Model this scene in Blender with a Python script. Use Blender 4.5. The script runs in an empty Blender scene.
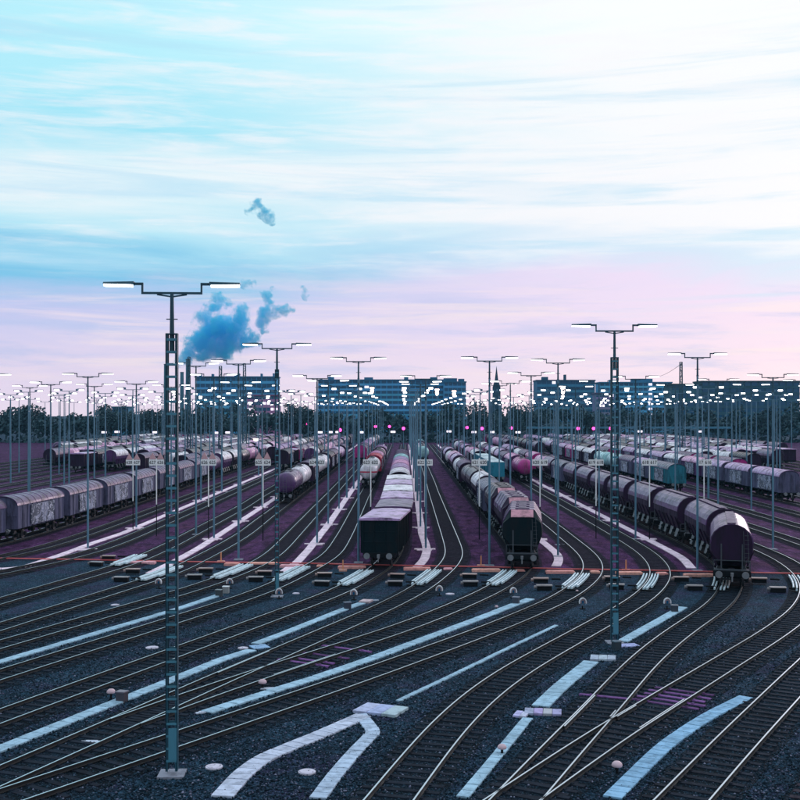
import bpy, math, random
import numpy as np
from mathutils import Vector, Matrix
random.seed(7)
R = math.radians
S = bpy.context.scene
C = S.collection

# ------------------------------------------------------------------ camera, world, sun, exposure
CAMZ, F, VX, VY = 12.2, 1100.0, 405.0, 414.0          # focal length and vanishing point in pixels of an 800 px frame
cam_d = bpy.data.cameras.new('camera'); cam = bpy.data.objects.new('camera', cam_d); C.objects.link(cam)
cam.location = (0, 0, CAMZ); cam.rotation_euler = (R(90), 0, 0)
cam_d.sensor_width = 36; cam_d.lens = 36 * F / 800
cam_d.shift_x = (400 - VX) / 800; cam_d.shift_y = (VY - 400) / 800
cam_d.clip_end = 9000; cam_d.clip_start = 0.5
S.camera = cam
S.view_settings.view_transform = 'Standard'; S.view_settings.look = 'None'
S.view_settings.exposure = 0.0; S.view_settings.gamma = 1.0; S.view_settings.use_curve_mapping = False
S.cycles.max_bounces = 14; S.cycles.transmission_bounces = 2; S.cycles.diffuse_bounces = 2; S.cycles.glossy_bounces = 3
S.cycles.volume_bounces = 12; S.cycles.sample_clamp_indirect = 4.0
S.cycles.use_denoising = True
SUN_EL, SUN_AZ = R(9), R(28)                            # dusk sun ahead and to the right of the view, behind thin cloud

w = bpy.data.worlds.new('World'); S.world = w; w.use_nodes = True
nt = w.node_tree; nt.nodes.clear()
def N(t, typ, **kw):
    n = t.nodes.new(typ)
    for k, v in kw.items(): setattr(n, k, v)
    return n
def L(t, a, b): t.links.new(a, b)
def mathn(t, op, a, b=None, c=None, clamp=False):
    n = N(t, 'ShaderNodeMath', operation=op, use_clamp=clamp)
    for i, v in enumerate((a, b, c)):
        if v is None: continue
        if hasattr(v, 'is_linked') or hasattr(v, 'links'): L(t, v, n.inputs[i])
        else: n.inputs[i].default_value = v
    return n.outputs[0]
def maprange(t, v, a, b, c=0.0, d=1.0, smooth=True):
    n = N(t, 'ShaderNodeMapRange'); n.interpolation_type = 'SMOOTHSTEP' if smooth else 'LINEAR'
    L(t, v, n.inputs['Value'])
    for k, x in zip(('From Min', 'From Max', 'To Min', 'To Max'), (a, b, c, d)): n.inputs[k].default_value = x
    return n.outputs['Result']
def mixc(t, f, a, b, mode='MIX'):
    n = N(t, 'ShaderNodeMix', data_type='RGBA', blend_type=mode)
    for s, v in ((n.inputs[0], f), (n.inputs[6], a), (n.inputs[7], b)):
        if hasattr(v, 'links'): L(t, v, s)
        elif isinstance(v, (tuple, list)): s.default_value = (*v[:3], 1)
        else: s.default_value = v
    return n.outputs[2]
def ramp(t, fac, stops, interp='LINEAR'):
    n = N(t, 'ShaderNodeValToRGB'); cr = n.color_ramp; cr.interpolation = interp
    while len(cr.elements) < len(stops): cr.elements.new(0.5)
    for e, (p, c) in zip(cr.elements, stops):
        e.position = p; e.color = (*c, 1) if len(c) == 3 else c
    L(t, fac, n.inputs[0]); return n.outputs[0]
def noise(t, vec, scale, detail=4, rough=0.55, dist=0.0):
    n = N(t, 'ShaderNodeTexNoise'); n.inputs['Scale'].default_value = scale; n.inputs['Detail'].default_value = detail
    n.inputs['Roughness'].default_value = rough; n.inputs['Distortion'].default_value = dist
    if vec is not None: L(t, vec, n.inputs['Vector'])
    return n.outputs['Fac']
tc = N(nt, 'ShaderNodeTexCoord'); sep = N(nt, 'ShaderNodeSeparateXYZ'); L(nt, tc.outputs['Generated'], sep.inputs[0])
dx, dy, dz = sep.outputs
def mapping(t, vec, scale, rot=(0, 0, 0), loc=(0, 0, 0)):
    m = N(t, 'ShaderNodeMapping'); m.inputs['Scale'].default_value = scale; m.inputs['Rotation'].default_value = rot
    m.inputs['Location'].default_value = loc; L(t, vec, m.inputs['Vector']); return m.outputs[0]
cv = mapping(nt, tc.outputs['Generated'], (1.6, 1.6, 13), (0, R(-3), 0))
cv2 = mapping(nt, tc.outputs['Generated'], (3.2, 3.2, 30), (0, R(-4), 0), (3.1, 1.7, 0.4))
n1 = noise(nt, cv, 1.7, 6, 0.55, 0.5); n2 = noise(nt, cv2, 2.2, 6, 0.6, 0.3)
elev = mathn(nt, 'ADD', dz, mathn(nt, 'MULTIPLY', mathn(nt, 'SUBTRACT', n1, 0.5), 0.11))
base = ramp(nt, elev, [(0.0, (0.90, 0.78, 0.93)), (0.055, (0.82, 0.71, 0.92)), (0.09, (0.60, 0.62, 0.93)), (0.122, (0.20, 0.58, 0.86)),
                       (0.155, (0.48, 0.84, 0.98)), (0.19, (0.86, 0.97, 1.02)), (0.235, (0.36, 0.82, 0.98)), (0.33, (0.52, 0.93, 1.04)), (0.6, (0.95, 1.22, 1.36)), (1.0, (1.15, 1.4, 1.6))])
right = ramp(nt, elev, [(0.0, (0.93, 0.78, 0.93)), (0.07, (0.91, 0.75, 0.95)), (0.105, (0.86, 0.74, 0.97)), (0.135, (0.66, 0.82, 0.99)),
                        (0.165, (0.96, 0.97, 1.02)), (0.3, (1.0, 1.02, 1.04)), (0.6, (1.15, 1.3, 1.4)), (1.0, (1.15, 1.4, 1.6))])
lr = maprange(nt, mathn(nt, 'ADD', dx, mathn(nt, 'MULTIPLY', mathn(nt, 'SUBTRACT', n2, 0.5), 0.25)), -0.26, 0.20)
sky = mixc(nt, lr, base, right)
cv3 = mapping(nt, tc.outputs['Generated'], (1.1, 1.1, 22), (0, R(5), 0), (7.3, 2.2, 1.4))
n3 = noise(nt, cv3, 2.0, 7, 0.6, 0.6)
sky = mixc(nt, mathn(nt, 'MULTIPLY', maprange(nt, n3, 0.50, 0.68), mathn(nt, 'MULTIPLY', maprange(nt, dz, 0.05, 0.13), maprange(nt, dz, 0.5, 0.25, 0.0, 0.55))), sky, (0.48, 0.78, 0.97))
lowm = mathn(nt, 'MULTIPLY', maprange(nt, dz, 0.015, 0.045), maprange(nt, dz, 0.14, 0.09))
sky = mixc(nt, mathn(nt, 'MULTIPLY', lowm, maprange(nt, n2, 0.44, 0.66, 0.0, 0.6)), sky, (0.50, 0.58, 0.90))
cv4 = mapping(nt, tc.outputs['Generated'], (2.0, 2.0, 34), (0, R(2), 0), (1.3, 5.2, 2.4))
sky = mixc(nt, mathn(nt, 'MULTIPLY', lowm, maprange(nt, noise(nt, cv4, 2.0, 6, 0.6, 0.4), 0.48, 0.70, 0.0, 0.7)), sky, (0.98, 0.82, 0.88))
streak = mathn(nt, 'MULTIPLY', maprange(nt, n2, 0.46, 0.72), 0.6)
sky = mixc(nt, mathn(nt, 'MULTIPLY', streak, maprange(nt, dz, 0.10, 0.16)), sky, (0.98, 0.98, 1.02))
nish = N(nt, 'ShaderNodeTexSky', sky_type='NISHITA', sun_disc=False); nish.sun_elevation = SUN_EL; nish.sun_rotation = SUN_AZ
nish.air_density = 1.0; nish.dust_density = 0.6
nsc = mixc(nt, 1.0, nish.outputs[0], (0.10, 0.10, 0.10), 'MULTIPLY')
sky = mixc(nt, 0.06, sky, nsc)                          # the clear sky behind the cloud sheet
hd = mathn(nt, 'ADD', mathn(nt, 'MULTIPLY', dx, math.sin(SUN_AZ)), mathn(nt, 'MULTIPLY', dy, math.cos(SUN_AZ)))
dim = maprange(nt, hd, -0.7, 0.45, 0.65, 1.0)           # the sunset half of the sky is the brighter one
bg = N(nt, 'ShaderNodeBackground'); out = N(nt, 'ShaderNodeOutputWorld')
L(nt, mixc(nt, 1.0, sky, dim, 'MULTIPLY'), bg.inputs[0]); bg.inputs[1].default_value = 1.0
L(nt, bg.outputs[0], out.inputs[0])
sd = bpy.data.lights.new('sun', 'SUN'); sd.energy = 0.5; sd.angle = R(14); sd.color = (1.0, 0.80, 0.86)
sun = bpy.data.objects.new('sun', sd); C.objects.link(sun)
sun.rotation_euler = Vector((-math.sin(SUN_AZ) * math.cos(SUN_EL), -math.cos(SUN_AZ) * math.cos(SUN_EL), -math.sin(SUN_EL))).to_track_quat('-Z', 'Y').to_euler()

# ------------------------------------------------------------------ materials
MATS = {}
def newmat(name):
    m = bpy.data.materials.new(name); m.use_nodes = True; t = m.node_tree; MATS[name] = m
    return m, t, t.nodes['Principled BSDF']
def objco(t): return N(t, 'ShaderNodeTexCoord').outputs['Object']
def worldco(t): return N(t, 'ShaderNodeNewGeometry').outputs['Position']
def bump(t, b, h, strength, dist):
    n = N(t, 'ShaderNodeBump'); n.inputs['Strength'].default_value = strength; n.inputs['Distance'].default_value = dist
    L(t, h, n.inputs['Height']); L(t, n.outputs[0], b.inputs['Normal'])
def gravel(name, c0, c1, spark, scale=14, patch=None, rough=0.9, wear=0.0):
    m, t, b = newmat(name); p = worldco(t)
    v = N(t, 'ShaderNodeTexVoronoi'); v.inputs['Scale'].default_value = scale; L(t, p, v.inputs['Vector'])
    v2 = N(t, 'ShaderNodeTexVoronoi'); v2.inputs['Scale'].default_value = scale * 2.1; L(t, p, v2.inputs['Vector'])
    sa = N(t, 'ShaderNodeSeparateColor'); L(t, v.outputs['Color'], sa.inputs[0]); sb = N(t, 'ShaderNodeSeparateColor'); L(t, v2.outputs['Color'], sb.inputs[0])
    big = noise(t, p, 0.22, 4, 0.6); mid = noise(t, p, 1.7, 5, 0.7)
    g = mathn(t, 'POWER', mathn(t, 'ADD', mathn(t, 'MULTIPLY', sa.outputs[0], 0.55), mathn(t, 'MULTIPLY', sb.outputs[0], 0.45)), 2.2)
    f = mathn(t, 'MULTIPLY', g, mathn(t, 'ADD', maprange(t, big, 0.3, 0.7, 0.5, 1.3), maprange(t, mid, 0.3, 0.7, -0.35, 0.7)))
    col = mixc(t, f, c0, c1)
    if patch: col = mixc(t, mathn(t, 'MULTIPLY', maprange(t, noise(t, p, 0.35, 6, 0.7), 0.46, 0.66), 0.75), col, mixc(t, g, tuple(c * .45 for c in patch), tuple(c * 1.7 for c in patch)))
    col = mixc(t, mathn(t, 'MULTIPLY', maprange(t, sb.outputs[1], 0.965, 0.985), 0.8), col, spark)
    if wear:                                            # trodden, oily and dusty patches along the lanes
        wp = mapping(t, p, (1.0, 0.35, 1.0)); col = mixc(t, maprange(t, noise(t, wp, 0.8, 7, .7), .44, .62, 0, wear), col, tuple(c * .45 for c in c0)); col = mixc(t, maprange(t, noise(t, mapping(t, p, (1, .3, 1), (0, 0, 0), (31, 7, 0)), 1.3, 6, .7), .52, .68, 0, wear * .6), col, tuple(c * 1.35 for c in c1))
    L(t, col, b.inputs['Base Color']); b.inputs['Roughness'].default_value = rough; b.inputs['Specular IOR Level'].default_value = 0.06
    bump(t, b, v.outputs['Distance'], 1.0, 0.06)
    return m
gravel('gravel', (0.002, 0.009, 0.018), (0.034, 0.092, 0.158), (0.20, 0.23, 0.36), 13, (0.034, 0.032, 0.082))  # teal throat light and purple yard light are put into these ground colours
gravel('ballast', (0.0012, 0.004, 0.008), (0.020, 0.042, 0.072), (0.07, 0.09, 0.14), 14, (0.005, 0.009, 0.013))
gravel('yard_ballast', (0.008, 0.005, 0.016), (0.060, 0.040, 0.090), (0.10, 0.08, 0.14), 15, wear=0.5)
gravel('yard_ground', (0.030, 0.010, 0.042), (0.165, 0.058, 0.195), (0.26, 0.13, 0.30), 16, (0.105, 0.034, 0.082), wear=0.75)
m_, t_, b_ = newmat('stone'); gi_ = N(t_, 'ShaderNodeNewGeometry').outputs['Random Per Island']
L(t_, ramp(t_, gi_, [(0.0, (0.003, 0.010, 0.018)), (0.5, (0.011, 0.027, 0.045)), (0.82, (0.034, 0.070, 0.110)), (0.93, (0.085, 0.085, 0.14)), (1.0, (0.24, 0.25, 0.36))]), b_.inputs['Base Color']); b_.inputs['Roughness'].default_value = 0.85; b_.inputs['Specular IOR Level'].default_value = 0.1
def paint(name, rough=0.5, dirt=0.5, metal=0.0, fixed=None, dscale=1.6, streak=True, spec=0.4):
    m, t, b = newmat(name)
    if fixed: col = N(t, 'ShaderNodeRGB').outputs[0]; col.node.outputs[0].default_value = (*fixed, 1)
    else: col = N(t, 'ShaderNodeObjectInfo').outputs['Color']
    p = objco(t); rnd = N(t, 'ShaderNodeObjectInfo').outputs['Random']
    mp = N(t, 'ShaderNodeVectorMath', operation='ADD'); L(t, p, mp.inputs[0])
    cx = N(t, 'ShaderNodeCombineXYZ'); L(t, mathn(t, 'MULTIPLY', rnd, 57.0), cx.inputs[0]); L(t, cx.outputs[0], mp.inputs[1])
    a = noise(t, mapping(t, mp.outputs[0], (1, 1, 0.25 if streak else 1)), dscale, 6, 0.65)
    c2 = mixc(t, maprange(t, a, 0.42, 0.66, 0.0, dirt), col, (0.018, 0.016, 0.020))
    c2 = mixc(t, maprange(t, noise(t, mp.outputs[0], 5.5, 4, 0.7), 0.60, 0.74, 0.0, dirt * 0.5), c2, (0.05, 0.025, 0.022))
    L(t, c2, b.inputs['Base Color']); b.inputs['Metallic'].default_value = metal
    L(t, maprange(t, a, 0.3, 0.7, rough * 0.8, min(1, rough * 1.35)), b.inputs['Roughness']); b.inputs['Specular IOR Level'].default_value = spec
    return m
paint('wagon_paint', 0.55, 0.6, spec=0.10); paint('roof_paint', 0.33, 0.72, streak=False, dscale=1.1); paint('tank_paint', 0.28, 0.38)
def graffiti():
    m, t, b = newmat('tagged_paint'); p = objco(t); oi = N(t, 'ShaderNodeObjectInfo'); cx = N(t, 'ShaderNodeCombineXYZ'); L(t, mathn(t, 'MULTIPLY', oi.outputs['Random'], 91.0), cx.inputs[1])
    q = N(t, 'ShaderNodeVectorMath', operation='ADD'); L(t, p, q.inputs[0]); L(t, cx.outputs[0], q.inputs[1])
    col = mixc(t, maprange(t, noise(t, q.outputs[0], 0.75, 2, .4, 1.2), .50, .56), oi.outputs['Color'], (0.30, 0.32, 0.46))
    col = mixc(t, maprange(t, noise(t, q.outputs[0], 1.9, 2, .4, 2.5), .56, .585), col, (0.58, 0.58, 0.72))
    col = mixc(t, maprange(t, noise(t, mapping(t, q.outputs[0], (1, 1, .25)), 2.4, 6, .7), .46, .68, 0, .7), col, (0.015, 0.014, 0.020))
    L(t, col, b.inputs['Base Color']); b.inputs['Roughness'].default_value = .6; b.inputs['Specular IOR Level'].default_value = .12
graffiti()
paint('dark_steel', 0.7, 0.4, fixed=(0.009, 0.011, 0.015), spec=0.08); paint('steel', 0.45, 0.3)
paint('mast_steel', 0.5, 0.35, fixed=(0.016, 0.080, 0.125)); paint('far_steel', 0.5, 0.2, fixed=(0.10, 0.22, 0.32))  # far_steel is paler: the lit look of distant poles is in its colour
paint('batten_steel', 0.45, 0.25, fixed=(0.07, 0.24, 0.34)); paint('concrete', 0.85, 0.34, dscale=3.0, streak=False, spec=0.1); paint('sleeper', 0.9, 0.5, dscale=4, streak=False, spec=0.06)
paint('plain', 0.6, 0.12, streak=False); paint('facade', 0.8, 0.2, dscale=0.08)
def simple(name, col, rough=0.5, metal=0.0, emit=0.0, spec=0.5):
    m, t, b = newmat(name); b.inputs['Base Color'].default_value = (*col, 1); b.inputs['Roughness'].default_value = rough
    b.inputs['Metallic'].default_value = metal; b.inputs['Specular IOR Level'].default_value = spec
    if emit: b.inputs['Emission Color'].default_value = (*col, 1); b.inputs['Emission Strength'].default_value = emit
    return m
simple('rail_head', (0.50, 0.58, 0.66), 0.30, 1.0); simple('wheel_steel', (0.05, 0.05, 0.06), 0.5, 0.6)
paint('rail_rust', 0.8, 0.5, fixed=(0.018, 0.016, 0.018))
simple('lamp_light', (1.0, 0.97, 1.0), 0.4, 0, 9.0); simple('signal_light', (1.0, 0.07, 0.46), 0.4, 0, 3.2)
simple('warm_light', (1.0, 0.72, 0.62), 0.4, 0, 6.0); simple('window_lit', (0.95, 0.85, 1.0), 0.4, 0, 1.2)
simple('window_glass', (0.014, 0.09, 0.19), 0.12, 0.0, 0, 0.3)
simple('board_white', (0.90, 0.90, 0.92), 0.5); simple('ink', (0.012, 0.02, 0.035), 0.6); simple('board_pink', (0.62, 0.36, 0.40), 0.5)
for nm in ('lamp_light', 'signal_light', 'warm_light', 'window_lit'): MATS[nm].cycles.emission_sampling = 'NONE'
def leafmat():
    m, t, b = newmat('foliage'); p = worldco(t)
    L(t, mixc(t, noise(t, p, 0.35, 3), (0.006, 0.036, 0.058), (0.028, 0.080, 0.100)), b.inputs['Base Color']); b.inputs['Roughness'].default_value = 0.8
leafmat()

# ------------------------------------------------------------------ mesh helpers
class MB:
    def __init__(s): s.v = []; s.f = []; s.m = []; s.sm = []
    def add(s, vs, fs, mi=0, smooth=False):
        o = len(s.v); s.v += [tuple(p) for p in vs]
        for f in fs: s.f.append(tuple(i + o for i in f)); s.m.append(mi); s.sm.append(smooth)
    def box(s, x0, x1, y0, y1, z0, z1, mi=0):
        s.add([(x0, y0, z0), (x1, y0, z0), (x1, y1, z0), (x0, y1, z0), (x0, y0, z1), (x1, y0, z1), (x1, y1, z1), (x0, y1, z1)],
              [(0, 3, 2, 1), (4, 5, 6, 7), (0, 1, 5, 4), (1, 2, 6, 5), (2, 3, 7, 6), (3, 0, 4, 7)], mi); return s
    def cbox(s, c, d, mi=0):
        return s.box(c[0] - d[0] / 2, c[0] + d[0] / 2, c[1] - d[1] / 2, c[1] + d[1] / 2, c[2] - d[2] / 2, c[2] + d[2] / 2, mi)
    def rod(s, a, b, r, n=8, mi=0, r2=None, smooth=True):
        a = Vector(a); b = Vector(b); r2 = r if r2 is None else r2
        d = (b - a).normalized(); u = d.orthogonal().normalized(); q = d.cross(u); vs = []
        for c, rr in ((a, r), (b, r2)):
            for i in range(n):
                t = 2 * math.pi * i / n; vs.append(c + u * (rr * math.cos(t)) + q * (rr * math.sin(t)))
        s.add(vs, [(i, (i + 1) % n, n + (i + 1) % n, n + i) for i in range(n)], mi, smooth)
        s.add(vs, [tuple(range(n - 1, -1, -1)), tuple(range(n, 2 * n))], mi); return s
    def bar(s, a, b, wd, ht, mi=0):                     # box from a to b, width wd horizontal, height ht
        a = Vector(a); b = Vector(b); d = (b - a).normalized()
        sx = d.cross(Vector((0, 0, 1)))
        sx = Vector((1, 0, 0)) if sx.length < 1e-4 else sx.normalized(); up = sx.cross(d)
        vs = [p + sx * (i * wd / 2) + up * (j * ht / 2) for p in (a, b) for i, j in ((-1, -1), (1, -1), (1, 1), (-1, 1))]
        s.add(vs, [(0, 1, 2, 3), (7, 6, 5, 4), (0, 4, 5, 1), (1, 5, 6, 2), (2, 6, 7, 3), (3, 7, 4, 0)], mi); return s
    def loft(s, rings, mi=0, smooth=False, caps=True, closed=True):
        n = len(rings[0]); vs = [p for r in rings for p in r]; fs = []
        for k in range(len(rings) - 1):
            for i in range(n if closed else n - 1):
                j = (i + 1) % n; fs.append((k * n + i, k * n + j, (k + 1) * n + j, (k + 1) * n + i))
        s.add(vs, fs, mi, smooth)
        if caps: s.add(vs, [tuple(range(n - 1, -1, -1)), tuple(range((len(rings) - 1) * n, len(rings) * n))], mi)
        return s
    def mesh(s, name, mats):
        me = bpy.data.meshes.new(name); me.from_pydata(s.v, [], s.f)
        for m in ([mats] if isinstance(mats, str) else mats): me.materials.append(MATS[m])
        me.polygons.foreach_set('material_index', s.m); me.polygons.foreach_set('use_smooth', s.sm)
        me.validate(); me.update(); return me
def place(name, me, parent=None, loc=(0, 0, 0), rz=0.0, col=None):
    o = bpy.data.objects.new(name, me); C.objects.link(o); o.parent = parent
    o.location = loc; o.rotation_euler = (0, 0, rz)
    if col: o.color = (*col, 1)
    return o
def tag(o, label=None, cat=None, group=None, kind=None):
    for k, v in (('label', label), ('category', cat), ('group', group), ('kind', kind)):
        if v: o[k] = v
    return o
def thing(name, label, cat, loc=(0, 0, 0), rz=0.0, group=None):
    return tag(place(name, None, None, loc, rz), label, cat, group)
def gp(x, y, z=0.0):                                    # a photo pixel to the point on the level z
    Y = F * (CAMZ - z) / (y - VY); return ((x - VX) * Y / F, Y)
ORD = ['zeroth', 'first', 'second', 'third', 'fourth', 'fifth', 'sixth', 'seventh', 'eighth', 'ninth', 'tenth', 'eleventh', 'twelfth', 'thirteenth',
       'fourteenth', 'fifteenth', 'sixteenth', 'seventeenth', 'eighteenth', 'nineteenth', 'twentieth', 'twenty-first', 'twenty-second', 'twenty-third', 'twenty-fourth', 'twenty-fifth']
RT = 0.22                                               # rail top above the ground
FAR = 440.0

# ------------------------------------------------------------------ ground
def sheet(name, pts, z, mat, kind='structure'):
    b = MB(); b.add([(x, y, z) for x, y in pts], [tuple(range(len(pts)))]); o = place(name, b.mesh(name, mat)); o['kind'] = kind; return o
sheet('ground', [(-4000, -200), (4000, -200), (4000, 6000), (-4000, 6000)], 0.0, 'gravel')
RED = [(0, 559.5), (92, 561), (170, 562.8), (300, 564.5), (400, 566.8), (480, 568), (570, 570.5), (640, 571.5), (707, 573), (800, 575)]
red_w = [gp(x, y) for x, y in RED]
sheet('yard_ground', [(-260, 118)] + [(x, y + 0.4) for x, y in red_w] + [(200, 74), (330, 74), (330, 470), (-260, 470)], 0.004, 'yard_ground')

# ------------------------------------------------------------------ tracks
TR = {  # left rail, photo pixels (tuples) then world points on the straight part
 'd': [(92.2, 571), (123.75, 562), (133.9, 557.5), (167.6, 542.3), (180, 535.6), (237.5, 506.3)],
 'e': [(92.2, 593.75), (167.5, 570.6), (176.75, 565.4), (194.7, 556.4), (217.2, 545.1), (237.5, 533.3), (260, 516.4)],
 'f': [(92.2, 613.75), (167.5, 592.5), (190, 585.8), (218.75, 576), (250, 563), (263.5, 555.2), (274.75, 545.1), (316.4, 503.5)],
 'g': [(92.2, 640.6), (167.5, 617.5), (190, 610.6), (256.25, 589.4), (287, 574.5), (317.5, 558.6), (326.7, 550.7), (339.1, 531.6), (358.25, 496.75)],
 'h': [(92.25, 675.75), (136.5, 660), (190, 641.2), (290, 605), (332.5, 589.4), (372.9, 566.5)],
 'i': [(92.25, 726), (110, 718.5), (168, 693), (178.5, 688.5), (220, 670), (246.5, 660), (290, 641), (366.25, 609.4), (390, 598), (408.75, 588.75),
       (437, 567.6), (445, 557.5), (446.1, 550.7), (442.75, 538.4), (428.1, 490)],
 'j': [(110, 718.5), (130, 711.5), (168, 698.3), (200, 686.25), (263, 666.75), (290, 657.5), (390, 626.9), (433.75, 610), (483.75, 588.75)],
 'k': [(92.25, 758.25), (168, 733.5), (210, 719.25), (280, 696.25), (380, 662.5), (490, 623.1), (552.5, 596.9), (580, 577.5), (584.9, 567.6),
       (583.75, 560.9), (577, 551.9), (559, 536.7), (550, 528.8)],
 'l': [(384.75, 774.75), (426, 726), (453, 701.25), (480.5, 680.25), (496.25, 670), (590, 620.2), (612.5, 608.25), (635, 594.75), (650, 579),
       (651.5, 568.75), (647, 560.9), (636.9, 551.3), (613, 536.1), (550, 499)],
 'm': [(513.5, 774.75), (545, 742.5), (590, 698.5), (620, 666), (638, 650.25), (665, 630), (706.25, 604.5)],
 'n': [(521.75, 774.75), (590, 730), (636.5, 703.5), (707, 662)],
 'o': [(678.5, 774.75), (707, 746)],
}
EXTRA = {'h': [(-1.7, 97), (-1.52, 106), (-1.5, 118)], 'j': [(7.9, 83.5), (8.9, 88.5), (9.35, 94), (9.45, 104)],
 'm': [(20.6, 73), (23.1, 80), (24.3, 85), (25.1, 90), (25.6, 96), (25.75, 106)],
 'n': [(19.5, 60.5), (24, 68), (27.5, 76), (29.6, 84), (30.7, 92), (31, 100), (31.05, 110)],
 'o': [(17, 50), (23, 60), (29, 70), (33.4, 80), (35.6, 90), (36.2, 100), (36.3, 110)],
 'c': [(-52, 33), (-45, 48), (-37, 69), (-33, 79), (-29.5, 89), (-27.9, 97), (-27.45, 106), (-27.4, 120)]}
BX = {'c': -26.5, 'd': -21.3, 'e': -16.2, 'f': -11.05, 'g': -5.95, 'h': -0.75, 'i': 4.5, 'j': 10.2, 'k': 15.9, 'l': 21.2, 'm': 26.5, 'n': 31.8, 'o': 37.05}
for k, nm in enumerate(['b', 'a'] + ['w%d' % i for i in range(12)]):
    s = 5.15 * (k + 1); BX[nm] = -26.5 - s
    EXTRA[nm] = [(x - s - (120 - y) * 0.02 * (k + 1) * 0.6, y + 2.2 * (k + 1)) for x, y in EXTRA['c']]
for k in range(12):
    nm = 'x%d' % k; s = 5.25 * (k + 1); BX[nm] = 37.05 + s
    EXTRA[nm] = [(x + s, y + 1.0 * (k + 1)) for x, y in [(9.1, 36.6), (10.9, 39.8)] + EXTRA['o']]
def smooth_line(P, step=1.0, sig=3.2):
    P = np.array(P, float); d = np.r_[0, np.cumsum(np.hypot(*np.diff(P, axis=0).T))]
    n = max(4, int(d[-1] / step)); t = np.linspace(0, d[-1], n)
    Q = np.c_[np.interp(t, d, P[:, 0]), np.interp(t, d, P[:, 1])]
    k = int(sig * 3 / step); a0 = Q[0] - Q[min(6, n - 1)]; a1 = Q[-1] - Q[-min(7, n)]
    a0 /= np.hypot(*a0); a1 /= np.hypot(*a1)
    ext = np.r_[[Q[0] + a0 * step * i for i in range(k, 0, -1)], Q, [Q[-1] + a1 * step * i for i in range(1, k + 1)]]
    g = np.exp(-0.5 * (np.arange(-k, k + 1) * step / sig) ** 2); g /= g.sum()
    return np.c_[np.convolve(ext[:, 0], g, 'valid'), np.convolve(ext[:, 1], g, 'valid')]
def normals(Q):
    T = np.gradient(Q, axis=0); T /= np.hypot(T[:, 0], T[:, 1])[:, None]
    return T, np.c_[T[:, 1], -T[:, 0]]                  # right-hand normal
LINES = {}
for nm, bx in BX.items():
    left = [(p[0], p[1]) for p in (gp(x, y, RT) for x, y in TR.get(nm, []))] + EXTRA.get(nm, [])
    xs = bx - 0.75; last = left[-1]
    left = left + [(xs + (last[0] - xs) * 0.4, max(last[1] + 9, 112)), (xs, max(last[1] + 18, 124)), (xs, max(last[1] + 30, 150))]
    d = np.array(left[0], float) - np.array(left[1], float); d /= np.hypot(*d)
    if nm == 'j': pre = []
    else: pre = [tuple(np.array(left[0]) + d * (14 if nm == 'm' else 32)), tuple(np.array(left[0]) + d * 5)]
    if nm == 'm': pre = [tuple(np.array(left[0]) + d * 8)]
    Q = smooth_line(pre + left); _, Nn = normals(Q)
    Cc = Q + Nn * 0.75
    LINES[nm] = np.r_[Cc, [(bx, FAR)]]
def offset(Q, o):
    _, Nn = normals(Q); return Q + Nn * o
def sweep(b, Q, prof, z0, mi_of=None, caps=True, flat=True):
    Q = np.asarray(Q); _, Nn = normals(Q); rings = []
    for q, n in zip(Q, Nn): rings.append([(q[0] + n[0] * u, q[1] + n[1] * u, z0 + h) for u, h in prof])
    k = len(prof); vs = [p for r in rings for p in r]; o = len(b.v); b.v += vs
    for s in range(len(rings) - 1):
        for i in range(k):
            j = (i + 1) % k
            b.f.append((o + s * k + i, o + s * k + j, o + (s + 1) * k + j, o + (s + 1) * k + i)); b.m.append(mi_of(i) if mi_of else 0); b.sm.append(False)
    if caps:
        b.f.append(tuple(o + i for i in range(k - 1, -1, -1))); b.m.append(0); b.sm.append(False)
        b.f.append(tuple(o + (len(rings) - 1) * k + i for i in range(k))); b.m.append(0); b.sm.append(False)
RAILP = [(-0.065, 0), (-0.065, 0.02), (-0.012, 0.04), (-0.012, 0.105), (-0.037, 0.115), (-0.037, 0.14), (-0.028, 0.15), (0.028, 0.15), (0.037, 0.14), (0.037, 0.115), (0.012, 0.105), (0.012, 0.04), (0.065, 0.02), (0.065, 0)]
slp = MB(); slp.loft([[(-1.3, -0.14, -0.06), (1.3, -0.14, -0.06), (1.3, -0.11, 0.07), (-1.3, -0.11, 0.07)], [(-1.3, 0.14, -0.06), (1.3, 0.14, -0.06), (1.3, 0.11, 0.07), (-1.3, 0.11, 0.07)]])
for sx in (-0.75, 0.75):
    for q in (-0.11, 0.11): slp.box(sx + q - 0.045, sx + q + 0.045, -0.07, 0.07, 0.07, 0.10)
sleeper_me = slp.mesh('sleeper', 'sleeper')
slp2 = MB(); slp2.box(-1.3, 1.3, -0.13, 0.13, -0.06, 0.068)
TNAME = {'d': 'cut by the left edge just below the red line', 'e': 'ending under the two dark tank wagons', 'f': 'left of the 624 and 623 sign, empty in the yard', 'g': 'ending under the white tank wagon with red band',
 'h': 'ending under the dark open wagon', 'i': 'empty, right of the dark open wagon', 'j': 'ending under the black hopper wagon', 'k': 'curving in front of the teal containers',
 'l': 'sweeping down to the bottom edge at mid frame', 'm': 'from the long hopper train to the lower right crossing', 'n': 'entering lower right and crossing its neighbour', 'o': 'cutting the bottom right corner',
 'c': 'beside the leftmost pale cable trough', 'b': 'next to the covered wagon train'}
PURPLE = {'j': (300, 352, 647, 668), 'm': (596, 660, 692, 708), 'n': (640, 712, 692, 708)}
def proj(x, y, z=0.0): return VX + F * x / y, VY + F * (CAMZ - z) / y
TRK = {}; ti = 0
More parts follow.
